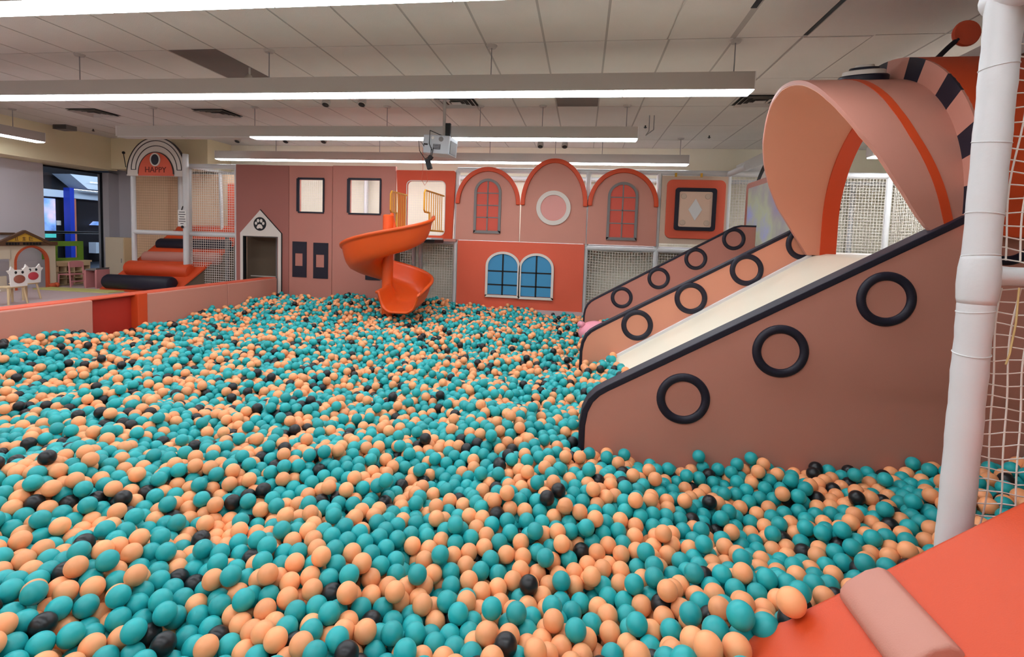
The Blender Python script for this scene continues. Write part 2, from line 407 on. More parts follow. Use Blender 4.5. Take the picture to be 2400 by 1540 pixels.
def spot(x, y, z, label):
    s_ = thing('spotlight', label, 'spotlight', (x, y, z), 'small track spotlights')
    MB().tube([(x, y, ZT), (x, y, z+.09)], .012, 6).build('stem', 'housing', s_)
    MB().tube([(x, y, z+.1), (x, y-.02, z+.04), (x, y-.05, z-.03)], [.03, .055, .06], 12).build('head', 'housing', s_, smooth=True)
    MB().tube([(x, y-.051, z-.031), (x, y-.055, z-.04)], .045, 12).build('bulb', 'vent_dark', s_)
for x, y, z, l in [(-3.75, 6.9, 3.62, 'spotlight left of the projector, first of the close pair'), (-3.2, 6.9, 3.62, 'spotlight left of the projector, second of the close pair'),
        (-4.15, 5.75, 3.55, 'spotlight above the dark ceiling tile'), (-6.95, 9.3, 3.55, 'leftmost small spotlight above the pink panel wall'),
        (-5.9, 9.3, 3.55, 'spotlight above the left house window'), (-5.1, 9.3, 3.55, 'spotlight above the gap between the house windows'),
        (-.85, 9.35, 3.5, 'left spotlight of the pair above the middle arch'), (-.4, 9.35, 3.5, 'right spotlight of the pair above the middle arch')]:
    spot(x, y, z, l)
for x, y, l in [(.97, 8.8, 'sprinkler head between the last two strip lights'), (2.2, 9.6, 'sprinkler head near the right duct'), (-10.2, 9.2, 'sprinkler head near the left bulkhead')]:
    o = MB().tube([(x, y, ZT), (x, y, ZT-.03), (x, y, ZT-.034), (x, y, ZT-.05)], [.012, .012, .03, .012], 10).build('sprinkler', 'vent_dark', smooth=True); tag(o, l, 'sprinkler', 'sprinkler heads')
# loose hanging bracket near the right of the third strip
hb = thing('hanging_bracket', 'thin metal bracket hanging from the ceiling right of the strips', 'bracket', (.98, 8.1, ZT))
MB().tube([(.95, 8.1, ZT), (.95, 8.1, 3.5), (.9, 8.05, 3.42)], .008, 6).build('bar', 'steel', hb); MB().tube([(1.02, 8.1, ZT), (1.02, 8.1, 3.52), (.9, 8.05, 3.42)], .008, 6).build('bar', 'steel', hb)

# ------------------------------------------------------------------ projector
pj = thing('projector', 'grey ceiling projector on a pole with hanging cables', 'projector', (-2.1, 7.05, 2.9))
MB().tube([(-2.06, 7.12, ZT), (-2.06, 7.12, 3.2)], .022, 10).build('pole', 'housing', pj)
MB().tube([(-2.06, 7.12, ZT-.03), (-2.06, 7.12, ZT)], .08, 14).build('ceiling_plate', 'housing', pj)
ax_ = Vector((math.cos(-.1), math.sin(-.1), -.08)).normalized(); up_ = Vector((.08, 0, 1)).normalized(); ay_ = up_.cross(ax_).normalized(); up_ = ax_.cross(ay_)
ctr = Vector((-2.1, 7.08, 3.05))
bodyp = MB().obox(ctr, ax_, ay_, up_, .2, .17, .13).build('body', 'projector', pj, bevel=.015)
def onp(a, b, d=0.0): return ctr+ax_*a-ay_*(.17+d)+up_*b
MB().obox(onp(.02, -.035, .002), ax_, ay_, up_, .055, .004, .035).build('vent_panel', 'ink', bodyp)
for k in range(5): MB().obox(onp(.02, -.06+k*.0125, .006), ax_, ay_, up_, .05, .002, .002).build('vent_slat', 'projector', bodyp)
MB().tube([onp(.075, .075, -.001), onp(.075, .075, .006)], .035, 16).build('speaker_grille', 'grey', bodyp)
MB().tube([onp(-.05, .085, -.001), onp(-.05, .085, .01)], .022, 12).build('port_cover', 'paper', bodyp)
MB().obox(onp(-.15, -.01, .002), ax_, ay_, up_, .03, .003, .012).build('socket', 'ink', bodyp)
MB().obox(ctr+ax_*.205-up_*.02, ay_, ax_, up_, .12, .004, .09).build('side_vent', 'grey', bodyp)
bx('power_box', 'black', -2.0, -1.93, 6.98, 7.03, 3.16, 3.36, pj)
MB().tube([(-2.28, 6.9, 3.02), (-2.36, 6.88, 3.12), (-2.34, 6.88, 2.95), (-2.26, 6.88, 2.84), (-2.16, 6.88, 2.88), (-2.14, 6.88, 3.0)], .006, 6).build('cable', 'black', pj)
MB().tube([(-2.06, 7.1, 3.2), (-2.2, 6.9, 3.24), (-2.2, 6.88, 3.05), (-2.16, 6.88, 2.96)], .006, 6).build('cable', 'black', pj)
MB().tube([(-2.17, 6.88, 3.0), (-2.18, 6.9, 2.86)], .005, 6).build('cable', 'black', pj)
MB().tube([(-2.3, 6.9, 3.0), (-2.29, 6.9, 2.7), (-2.31, 6.9, 2.55), (-2.26, 6.9, 2.47), (-2.22, 6.9, 2.53), (-2.24, 6.9, 2.68)], .004, 5).build('cable', 'house_rim', pj)
dv = MB().obox((-2.21, 6.9, 2.77), (.95, 0, .3), (0, 1, 0), (-.3, 0, .95), .035, .03, .075).obox((-2.185, 6.9, 2.86), (.8, 0, -.6), (0, 1, 0), (.6, 0, .8), .03, .03, .03).build('hanging_sensor', 'black', bevel=.008)
tag(dv, 'small black sensor dangling on a cord under the projector', 'sensor')

# ================================================================== BALL PIT WALLS
pw = thing('pit_wall', 'dusty pink padded wall along the left of the ball pit', 'padded wall', (-6.3, 5, 0))
for y0, y1 in ((.8, 3.2), (3.205, 5.54), (6.34, 8.0), (8.005, 9.44)):
    bx('pad', 'pink', -6.42, -6.2, y0, y1, 0.0, .785, pw, .02)
bx('top_pad', 'coral', -6.44, -6.23, .8, 9.44, .775, .80, pw, .01)
bx('gate_panel', 'red', -6.42, -6.3, 5.545, 6.335, 0, .775, pw, .008)
bx('gate_post', 'orange', -6.42, -6.19, 6.18, 6.338, 0, .797, pw, .008)
o = bx('pit_wall', 'pink', -6.2, .3, .76, .86, 0.0, .42, bevel=.01); tag(o, 'low pink padded edge at the near end of the ball pit', 'padded wall')

# ================================================================== BACK FACADE  (plane Y = 9.5)
Y0 = 9.5; DECK = 1.69
frame = thing('play_scaffold', 'white tubular frame carrying the two-storey play structure', 'frame', (-1, 9.6, 0))
PX = [-9.66, -8.32, -7.2, -2.47, .06, 1.36, 2.58, 3.9, 5.25, 6.5]
for x in PX:
    MB().tube([(x, 9.58, 0), (x, 9.58, 3.06)], .05, 12).build('post', 'pad_white', frame, smooth=True)
for x in (-9.66, -8.32, -7.2, -4.9, -2.47, .06, 2.58, 5.25):
    MB().tube([(x, 10.78, 0), (x, 10.78, 3.06)], .05, 12).build('post', 'pad_white', frame, smooth=True)
for z in (DECK-.06, 3.06):
    for a, b in ((-9.66, -7.2), (-2.47, 6.5)):
        MB().tube([(a, 9.58, z), (b, 9.58, z)], .05, 12).build('beam', 'pad_white', frame, smooth=True)
    MB().tube([(-9.66, 10.78, z), (6.5, 10.78, z)], .045, 12).build('beam', 'pad_white', frame, smooth=True)
for x in (-9.66, -8.32, -7.2, .06, 2.58):
    MB().tube([(x, 9.58, 3.06), (x, 10.78, 3.06)], .04, 10).build('beam', 'pad_white', frame, smooth=True)
MB().tube([(2.58, 9.58, 3.05), (2.58, 8.6, 3.05)], .05, 12).build('beam', 'pad_white', frame, smooth=True)
bx('deck', 'grey_wall', -7.2, 6.5, 9.56, 10.8, DECK-.08, DECK, frame)
# nets (behind the panels and in the open bays)
nets = thing('safety_net', 'knotted white netting closing the open bays of the play frame', 'net', (0, 9.6, 0))
def nety(x0, x1, z0, z1, y, cell=.052, m='net', r=.0042, sag=0.0):
    net('net_panel', m, (x0, y, z0), (1, 0, 0), (0, 0, 1), x1-x0, z1-z0, cell, r, nets, sag)
nety(-7.2, -2.47, DECK, 3.06, 10.74, r=.0022); nety(-2.47, .06, DECK, 3.06, 10.74, r=.0022); nety(.06, 2.58, DECK, 3.06, 10.74, r=.0022); nety(2.58, 6.5, DECK, 3.06, 10.74, r=.0022)
nety(2.62, 3.9, DECK, 3.06, 9.58); nety(3.9, 5.25, DECK, 3.06, 9.58); nety(5.25, 6.5, DECK, 3.06, 9.58)
nety(-3.62, -2.5, .15, DECK-.1, 9.6); nety(.1, 1.34, .15, DECK-.1, 9.56, sag=.12); nety(1.38, 2.56, .15, DECK-.1, 9.6)
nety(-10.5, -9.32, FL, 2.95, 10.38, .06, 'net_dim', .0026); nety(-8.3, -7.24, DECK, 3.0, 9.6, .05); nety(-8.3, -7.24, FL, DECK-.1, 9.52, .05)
net('net_panel', 'net', (-7.24, 9.6, DECK), (0, 1, 0), (0, 0, 1), 1.15, 1.35, .05, .003, nets)
# backs of the shopfitting seen through the gate
bx('back_panel', 'cream_warm', -10.5, -9.32, 10.42, 10.46, FL, 2.98, frame); bx('back_panel', 'cream_warm', -9.15, -7.3, 10.42, 10.46, FL, 3.0, frame)
MB().tube([(-9.22, 10.36, FL), (-9.22, 10.36, 3.0)], .05, 12).build('post', 'pad_white', frame, smooth=True); MB().tube([(-8.12, 10.3, DECK), (-8.16, 10.3, 3.0)], .035, 12).build('post', 'pad_white', frame, smooth=True)
bx('side_pad', 'coral', -8.04, -7.88, 10.38, 10.41, 1.83, 2.79, frame)

def panel(name, label, cat='padded panel', group=None):
    return thing(name, label, cat, (0, Y0, 0), group)
# left plain panel with the paw kennel door
p = panel('facade_panel', 'tall dusty pink padded panel with the paw-print doorway')
W_ = [(-7.17, FL), (-7.02, FL), (-7.02, 1.62), (-6.24, 1.62), (-6.24, FL), (-5.985, FL), (-5.985, 3.09), (-7.17, 3.10)]
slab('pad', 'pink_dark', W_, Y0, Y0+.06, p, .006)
k = thing('kennel_door', 'white pointed doorway frame with a black paw print', 'doorway', (-6.6, Y0, FL))
outer = [(-7.06, FL), (-7.06, 1.69), (-6.61, 2.17), (-6.14, 1.70), (-6.14, FL)]
inner = [(-7.0, FL), (-7.0, 1.63), (-6.61, 1.63), (-6.21, 1.63), (-6.21, FL)]
strip('door_frame', 'offwhite', outer, inner, Y0-.025, Y0+.01, k)
bx('jamb', 'black', -7.0, -6.985, Y0-.02, Y0+.07, FL, 1.63, k); bx('jamb', 'black', -7.0, -6.21, Y0-.02, Y0+.07, 1.618, 1.632, k)
strip('black_edge', 'black', [(-6.61, 2.185), (-6.128, 1.702), (-6.128, FL)], [(-6.61, 2.165), (-6.142, 1.695), (-6.142, FL)], Y0-.02, Y0+.0, k)  # black strip along the right side of the door frame
pc = slab('paw_badge', 'black', arc(-6.61, 1.885, .14, 0, 360, 28)[:-1], Y0-.033, Y0-.024, k)
for dx, dz, rx, rz in ((-.035, .065, .028, .036), (.035, .065, .028, .036), (-.082, .012, .026, .032), (.082, .012, .026, .032)):
    slab('paw_toe', 'offwhite', arc(-6.61+dx, 1.885+dz, rx, 0, 360, 14, rz)[:-1], Y0-.038, Y0-.032, pc)
slab('paw_pad', 'offwhite', [(-6.61+a, 1.885+b) for a, b in ((0, -.005), (.035, -.015), (.062, -.055), (.068, -.085), (.045, -.1), (.0, -.085), (-.045, -.1), (-.068, -.085), (-.062, -.055), (-.035, -.015))], Y0-.038, Y0-.032, pc)
bx('curtain', 'taupe', -7.3, -6.2, 10.02, 10.05, FL, 1.62, k); bx('curtain_hem', 'offwhite', -7.2, -6.3, 10.0, 10.02, .74, .76, k)
MB().tube([(-6.48, 9.9, FL), (-6.48, 9.9, 1.66)], .05, 10).build('inner_post', 'grey', k, smooth=True)
# two window panels
def winpanel(label, x0, x1, wx0, wx1, wz0, wz1, zt):
    p = panel('facade_panel', label)
    strip('pad', 'pink_deep', [(x0, .0), (x1, .0), (x1, zt), (x0, zt)], [(wx0, wz0), (wx1, wz0), (wx1, wz1), (wx0, wz1)], Y0, Y0+.06, p, closed=True)
    t = .035
    f_ = tag(empty('window_trim', (wx0, Y0, wz0)), None)
    f_.parent = p; f_.location = Vector((wx0, 0, wz0))
    WORLD0[f_.name] = Vector((wx0, Y0, wz0))
    bx('trim_bar', 'navy', wx0-.055, wx0+.0, Y0-.025, Y0+.01, wz0+.0, wz1+.02, f_); bx('trim_bar', 'navy', wx1-.0, wx1+.03, Y0-.025, Y0+.01, wz0, wz1+.02, f_)
    bx('trim_bar', 'navy', wx0-.03, wx1+.02, Y0-.025, Y0+.01, wz1, wz1+.04, f_); bx('trim_bar', 'navy', wx0-.02, wx1+.02, Y0-.025, Y0+.01, wz0-.03, wz0, f_)
    return p
p1 = winpanel('pink padded house panel with the left square window', -5.975, -5.04, -5.75, -5.235, 2.165, 2.81, 3.09)
p2 = winpanel('pink padded house panel with the right square window', -5.03, -3.71, -4.66, -4.03, 2.165, 2.82, 3.10)
def shutter(p, xa, xb, za, zb):
    strip('shutter', 'navy', [(xa, za), (xb, za), (xb, zb), (xa, zb)], [(xa+.055, za+.23), (xb-.085, za+.23), (xb-.085, zb-.24), (xa+.055, zb-.24)], Y0-.014, Y0+.004, p, closed=True)
shutter(p1, -5.895, -5.585, .82, 1.55); shutter(p1, -5.435, -5.115, .81, 1.54); shutter(p2, -4.31, -3.99, .83, 1.53)
# orange doorway with slide
dp = panel('doorway_panel', 'orange padded doorway panel above the spiral slide')
ops = rrect(-3.47, -2.70, 1.78, 2.82, .09, 5)
# keyhole ring
oc = []
for (x, z) in ops:
    oc.append((min(max(x*1.0, -3.47), -2.70), z))
op_outer = []
for (x, z) in ops:
    ang = math.atan2(z-2.3, x+3.085); dx, dz = math.cos(ang), math.sin(ang)
    tx = ((-2.5+3.085) if dx > 0 else (-3.69+3.085))/dx if abs(dx) > 1e-6 else 9e9
    tz = ((3.03-2.3) if dz > 0 else (1.69-2.3))/dz if abs(dz) > 1e-6 else 9e9
    t_ = min(tx, tz); op_outer.append((-3.085+dx*t_, 2.3+dz*t_))
g_ = strip('pad', 'orange', op_outer, ops, Y0, Y0+.06, dp, closed=True)
for cx_, cz_ in ((-3.69, 3.03), (-2.5, 3.03), (-3.69, 1.69), (-2.5, 1.69)):
    pass
strip('edge_trim', 'offwhite', rrect(-3.485, -2.685, 1.765, 2.835, .1, 5), ops, Y0-.008, Y0+.02, dp, closed=True)
bx('sill', 'pink_deep', -3.7, -2.45, Y0-.03, Y0+.06, DECK-.03, DECK+.02, dp)
# three arch panels
def archpanel(label, x0, x1, zs, zt, zb=1.70):
    p = panel('arch_panel', label, group='arched facade panels')
    cx_ = (x0+x1)/2; r_ = (x1-x0)/2-.012
    poly = [(x0+.006, zb), (x1-.006, zb)]+arc(cx_, zs, r_, 0, 180, 24, zt-zs-.02)
    slab('pad', 'pink', poly, Y0, Y0+.05, p)
    o_, i_ = arc(cx_, zs, r_+.012, 0, 180, 30, zt-zs), arc(cx_, zs, r_-.07, 0, 180, 30, zt-zs-.085)
    o_ = [(o_[0][0], o_[0][1]-.02)]+o_+[(o_[-1][0], o_[-1][1]-.02)]; i_ = [(i_[0][0], i_[0][1]-.02)]+i_+[(i_[-1][0], i_[-1][1]-.02)]
    strip('arch_trim', 'orange', o_, i_, Y0-.05, Y0+.0, p, bevel=.012)
    return p
a1 = archpanel('left pink arch panel with a red paned window', -2.475, -1.21, 2.42, 3.11)
a2 = archpanel('tallest pink arch panel with a round white window', -1.205, .06, 2.42, 3.285)
a3 = archpanel('right pink arch panel with a red paned window', .065, 1.35, 2.44, 3.12)
def paned(p, x0, x1, z0, zs, zt):
    cx_ = (x0+x1)/2; r_ = (x1-x0)/2
    o_ = [(x1, z0), (x1, zs)]+arc(cx_, zs, r_, 0, 180, 16, zt-zs)+[(x0, zs), (x0, z0)]
    t = .05
    i_ = [(x1-t, z0+t), (x1-t, zs)]+arc(cx_, zs, r_-t, 0, 180, 16, zt-zs-t)+[(x0+t, zs), (x0+t, z0+t)]
    f_ = strip('window_frame', 'grey', o_, i_, Y0-.03, Y0, p); bx('sill', 'grey', x0, x1, Y0-.03, Y0, z0, z0+t, f_)
    xs = [x0+t, cx_, x1-t]; H = zt-t-z0-t; zz = [z0+t+H*q for q in (0, .27, .515, .76)]
    for a in range(2):
        for b in range(3):
            bx('pane', 'window_red', xs[a]+.012*(a == 1), xs[a+1]-.012*(a == 0), Y0-.008, Y0, zz[b]+.01, zz[b+1]-.01, f_)
        pts = [(xs[a]+.012*(a == 1), zz[3]+.01), (xs[a+1]-.012*(a == 0), zz[3]+.01)]
        ar = [q for q in arc(cx_, zs, r_-t, 0, 180, 24, zt-zs-t) if q[1] > zz[3]+.012 and (q[0] > cx_+.012 if a else q[0] < cx_-.012)]
        top_mid = (cx_+(.012 if a else -.012), zt-t)
        pts += (ar+[top_mid]) if a else ([top_mid]+ar)
        slab('pane', 'window_red', pts, Y0-.008, Y0, f_)
    bx('glazing_bar', 'grey', cx_-.012, cx_+.012, Y0-.018, Y0, z0+t, zt-t, f_)
    for z in zz[1:]: bx('glazing_bar', 'grey', x0+t, x1-t, Y0-.018, Y0, z-.01, z+.01, f_)
paned(a1, -2.11, -1.58, 1.84, 2.62, 2.89); paned(a3, .43, .985, 1.79, 2.6, 2.87)
c_ = (-.575, 2.36)
strip('round_frame', 'offwhite', arc(*c_, .325, 0, 360, 40)[:-1], arc(*c_, .245, 0, 360, 40)[:-1], Y0-.03, Y0, a2, closed=True)
slab('round_pane', 'rose', arc(*c_, .25, 0, 360, 36)[:-1], Y0-.008, Y0, a2)
# orange banner with blue double window
bn = panel('banner_panel', 'coral fabric panel with a white framed blue double window', 'padded panel')
G = []
for i in range(15):
    row = []
    for j in range(27):
        u, v = i/14, j/26; x = -2.42+v*2.46; z = .2+u*(1.69-.2)
        wr = .012*math.sin(14*(u+v*1.3))*max(0, (1-u)-.25)*(abs(v-.5)*2) + .01*math.sin(9*(u-1.2*v))*max(0, .7-u)*abs(v-.5)*2
        row.append((x, Y0-.005-wr, z))
    G.append(row)
G2 = [[(x, Y0+.03, z) for x, y, z in r_] for r_ in G]
MB().grid(G).grid(G2).build('cloth', 'coral', bn, smooth='all')
def half(p, x0, x1, z0, zs, zt, side):
    cx_ = (x0+x1)/2; r_ = (x1-x0)/2; t = .045
    o_ = [(x1, z0), (x1, zs)]+arc(cx_, zs, r_, 0, 180, 18, zt-zs)+[(x0, zs), (x0, z0)]
    i_ = [(x1-t, z0+t), (x1-t, zs)]+arc(cx_, zs, r_-t, 0, 180, 18, zt-zs-t)+[(x0+t, zs), (x0+t, z0+t)]
    f_ = strip('window_frame', 'offwhite', o_, i_, Y0-.055, Y0-.01, p); bx('sill', 'offwhite', x0, x1, Y0-.055, Y0-.01, z0, z0+t, f_)
    H = zt-t-(z0+t); zz = [z0+t, z0+t+H*.25, z0+t+H*.58]
    xs = [x0+t, cx_, x1-t]
    for a in range(2):
        for b in range(2): bx('pane', 'blue', xs[a]+.015*(a == 1), xs[a+1]-.015*(a == 0), Y0-.03, Y0-.012, zz[b]+.012, zz[b+1]-.012, f_)
        ar = [q for q in arc(cx_, zs, r_-t, 0, 180, 24, zt-zs-t) if q[1] > zz[2]+.014 and (q[0] > cx_+.015 if a else q[0] < cx_-.015)]
        tm = (cx_+(.015 if a else -.015), zt-t)
        slab('pane', 'blue', [(xs[a]+.015*(a == 1), zz[2]+.012), (xs[a+1]-.015*(a == 0), zz[2]+.012)]+((ar+[tm]) if a else ([tm]+ar)), Y0-.03, Y0-.012, f_)
    bx('glazing_bar', 'black', cx_-.016, cx_+.016, Y0-.034, Y0-.012, z0+t, zt-t, f_)
    for z in zz[1:]: bx('glazing_bar', 'black', x0+t, x1-t, Y0-.034, Y0-.012, z-.014, z+.014, f_)
half(bn, -1.84, -1.17, .61, 1.22, 1.50, 0); half(bn, -1.19, -.52, .60, 1.20, 1.49, 1)
# diamond panel
dm = panel('diamond_panel', 'beige panel with a navy square frame and white diamond', 'padded panel')
slab('backing', 'beige', [(1.40, 1.76), (2.56, 1.76), (2.56, 3.0), (1.40, 3.0)], Y0+.03, Y0+.06, dm)
slab('orange_pad', 'coral', rrect(1.49, 2.52, 1.86, 2.93, .1), Y0-.01, Y0+.03, dm, .008)
strip('navy_frame', 'navy', rrect(1.64, 2.36, 2.01, 2.78, .05), rrect(1.71, 2.29, 2.075, 2.715, .03), Y0-.05, Y0-.01, dm, closed=True)
slab('cream_pad', 'peach_pale', rrect(1.705, 2.295, 2.07, 2.72, .03), Y0-.03, Y0-.01, dm)
for a in (1.79, 2.21):
    for b in (2.15, 2.63): MB().tube([(a, Y0-.03, b), (a, Y0-.04, b)], [.052, .046], 18).build('button', 'beige', dm, smooth=True)
slab('diamond', 'white', [(2.0, 2.19), (2.12, 2.39), (2.0, 2.59), (1.88, 2.39)], Y0-.04, Y0-.03, dm)
bx('hook', 'gable', 1.62, 1.655, Y0, Y0+.03, 2.98, 3.05, dm); bx('hook', 'gable', 2.07, 2.105, Y0, Y0+.03, 2.98, 3.05, dm)

# ------------------------------------------------------------------ rainbow gate on the far left
hg = thing('rainbow_gate_sign', 'grey arched rainbow sign board reading HAPPY', 'sign', (-9.02, Y0, 2.83))
hc, hz = -9.02, 2.86
slab('board', 'offwhite', [(-9.74, 2.83), (-8.32, 2.83)]+arc(hc, hz, .71, 0, 180, 30, .78), Y0, Y0+.05, hg)
strip('rim', 'ink', arc(hc, hz, .715, 0, 180, 36, .785), arc(hc, hz, .70, 0, 180, 36, .77), Y0-.012, Y0+.05, hg)
for r0 in (.605, .5):
    strip('rainbow_line', 'ink', arc(hc, hz+.1, r0, 0, 180, 36, r0*1.02), arc(hc, hz+.1, r0-.014, 0, 180, 36, (r0-.014)*1.02), Y0-.008, Y0, hg)
for s_ in (-1, 1): bx('rainbow_line', 'ink', hc+s_*.5475-.058, hc+s_*.5475+.058, Y0-.008, Y0, hz+.095, hz+.108, hg)
slab('sun', 'coral', [(hc-.42, 2.835), (hc+.42, 2.835)]+arc(hc, 2.87, .42, 0, 180, 26, .46), Y0-.02, Y0, hg)
strip('sun_rim', 'ink', arc(hc, 2.87, .425, 0, 180, 30, .466), arc(hc, 2.87, .41, 0, 180, 30, .45), Y0-.024, Y0, hg)
slab('eye', 'navy', arc(hc, 3.17, .095, 0, 360, 20, .115)[:-1], Y0-.032, Y0-.02, hg)
strip('eye_ring', 'offwhite', arc(hc, 3.17, .12, 0, 360, 24, .14)[:-1], arc(hc, 3.17, .093, 0, 360, 24, .113)[:-1], Y0-.036, Y0-.02, hg, closed=True)
text_mesh('HAPPY', .17, 'happy_ink', hg, (hc, Y0-.024, 2.955), (1, 0, 0), (0, 0, 1))
ln = MB().tube([(-9.7, Y0-.05, 3.0), (-9.72, Y0-.08, 3.27)], .008, 6).ball((-9.72, Y0-.08, 3.3), .03).build('lamp_stalk', 'black', hg, smooth=True)
gp = MB().tube([(-8.24, 9.4, FL), (-8.24, 9.4, 3.28)], .058, 14).build('padded_post', 'pad_white', smooth=True); tag(gp, 'white padded post carrying a paper notice beside the bolster steps', 'post')
nt_ = thing('notice', 'white paper notice with lines of print tied to a post', 'notice', (-8.28, 9.32, 1.8))
bx('sheet', 'paper', -8.37, -8.18, 9.33, 9.336, 1.78, 2.12, nt_)
for k_, (a, b) in enumerate(((-8.34, -8.21), (-8.355, -8.195), (-8.33, -8.22), (-8.34, -8.2), (-8.35, -8.195), (-8.31, -8.24))): bx('print_line', 'ink', a, b, 9.326, 9.331, 2.07-k_*.048, 2.085-k_*.048, nt_)
MB().tube([(-8.28, 9.33, 2.12), (-8.26, 9.34, 2.2)], .01, 6).build('clip', 'black', nt_); MB().ball((-8.26, 9.32, 1.77), .03, .02, .03).build('clip', 'black', nt_)
# bolster steps behind the pit wall
stp = thing('bolster_steps', 'orange ramp with padded bolsters climbing to the play deck', 'steps', (-8.9, 9.6, FL))
rp = [(-9.95, 9.0, FL), (-8.1, 8.9, FL), (-7.6, 10.35, DECK), (-9.4, 10.35, DECK)]
BOXF = [(0, 1, 2, 3), (4, 7, 6, 5), (0, 4, 5, 1), (1, 5, 6, 2), (2, 6, 7, 3), (3, 7, 4, 0)]
MB().add(rp+[(x, y, max(FL, z-.1)) for x, y, z in rp], BOXF).build('ramp', 'orange', stp)
MB().add([(x, y, max(FL+.001, z-.1)) for x, y, z in [(-9.9, 9.05, FL), (-8.15, 8.95, FL), (-7.63, 10.33, DECK), (-9.38, 10.33, DECK)]]+[(x, y, FL) for x, y, z in rp], BOXF).build('ramp_base', 'taupe', stp)
def bolster(name, m, a, b, r):
    a, b = np.array(a), np.array(b); d = (b-a)/np.linalg.norm(b-a)
    return MB().tube([a, a+d*.02, a+d*.06, b-d*.06, b-d*.02, b], [r*.6, r*.88, r, r, r*.88, r*.6], 20).build(name, m, stp, smooth=True)
bolster('bolster', 'navy', (-9.85, 9.1, .58), (-8.2, 9.0, .60), .155)
bolster('bolster', 'orange', (-9.66, 9.42, .86), (-8.12, 9.4, .83), .16)
bolster('bolster', 'pink_deep', (-9.58, 9.75, 1.08), (-7.75, 9.75, 1.10), .13)
bolster('bolster', 'navy', (-9.5, 10.05, 1.36), (-7.7, 10.05, 1.38), .14)
bolster('bolster', 'orange', (-9.3, 10.4, 1.66), (-7.6, 10.4, 1.68), .15)
sv = bx('side_net_panel', 'grey', -7.5, -7.45, 9.6, 9.65, FL, DECK-.1, stp)

# ------------------------------------------------------------------ spiral slide
sp_ = thing('spiral_slide', 'bright orange plastic spiral slide ending in the balls', 'slide', (-3.4, 8.35, .3))
AX, AY = -3.38, 8.35
def chute():
    G = []; stations = []
    cr = .42
    for i in range(56):                                   # the turn: right -> front -> left -> back -> right
        t = i/55; th = math.radians(22-382*t)
        stations.append((np.array([AX+cr*math.cos(th), AY+cr*math.sin(th)]), np.array([math.cos(th), math.sin(th)]), 1.70-1.13*t, t))
    for i in range(1, 9):                                 # straight run-out towards the viewer
        u_ = i/8; stations.append((np.array([AX+cr-.03*u_, AY-.52*u_]), np.array([1.0, 0.0]), .57-.12*u_+.03*u_*u_, 1+u_))
    for c2, rad2, zf, t in stations:
        hw = .335
        hi = .40-.05*t if t < 1 else .35-.05*(t-1)
        li = .12 if t < .7 else .12+.2*min(1, (t-.7)/.45)
        if t < .12: li = .12+.3*(1-t/.12)
        sec = [(hw+.05, hi-.03), (hw+.055, hi+.008), (hw+.025, hi+.024), (hw-.003, hi+.004)]
        for k in range(13):
            a = k/12*PI; s = math.cos(a); h = hi if s > 0 else li
            sec.append(((hw-.012)*math.copysign(abs(s)**.6, s), h*abs(s)**3.2*.92))
        sec += [(-hw+.003, li+.004), (-hw-.025, li+.024), (-hw-.055, li+.008), (-hw-.05, li-.03)]
        low = [(x*1.06, z-.035) for x, z in reversed(sec[3:-3])]
        G.append([np.array([c2[0]+rad2[0]*x, c2[1]+rad2[1]*x, zf+z]) for x, z in sec+low])
    return G
G = chute()
mb = MB().grid(G, closed=True); w_ = len(G[0])
mb.f.append(tuple(range(w_))); mb.f.append(tuple(range(len(mb.v)-1, len(mb.v)-w_-1, -1)))
mb.build('chute', 'orange_plastic', sp_, smooth='all')
MB().tube([(AX, AY, 0), (AX, AY, 2.08), (AX, AY, 2.1)], [.095, .095, .075], 20).build('column', 'orange_plastic', sp_, smooth=True)
bx('entry_deck', 'white', -3.45, -2.72, 8.75, 9.5, 1.66, 1.72, sp_); bx('entry_step', 'black', -2.82, -2.62, 8.62, 9.2, 1.63, 1.69, sp_)
def rail(x, y1, label):
    r_ = thing('slide_railing', label, 'railing', (x, 9.1, 1.72))
    rr = .017; zt = 2.54
    MB().tube([(x, 9.5, zt), (x, y1+.05, zt), (x, y1, zt-.05), (x, y1, 2.2), (x, y1+.04, 2.165), (x, y1+.3, 2.165)], rr, 8).build('rail', 'yellow', r_, smooth=True)
    MB().tube([(x, y1+.3, 2.165), (x, y1+.3, 1.85), (x, 9.5, 1.85)], rr, 8).build('rail', 'yellow', r_, smooth=True)
    n = 9
    for k_ in range(1, n):
        y = y1+(9.5-y1)*k_/n
        MB().tube([(x, y, 2.165 if y < y1+.3 else 1.85), (x, y, zt)], .009, 6).build('baluster', 'yellow', r_)
rail(-3.47, 8.66, 'yellow slide railing left of the orange doorway opening'); rail(-2.72, 8.3, 'yellow slide railing inside the right of the orange doorway')
for x in (-3.22, -3.08):
    o = MB().tube([(x, 9.25, 0), (x, 9.25, 1.63)], .04, 10).build('support_post', 'steel', sp_, smooth=True)

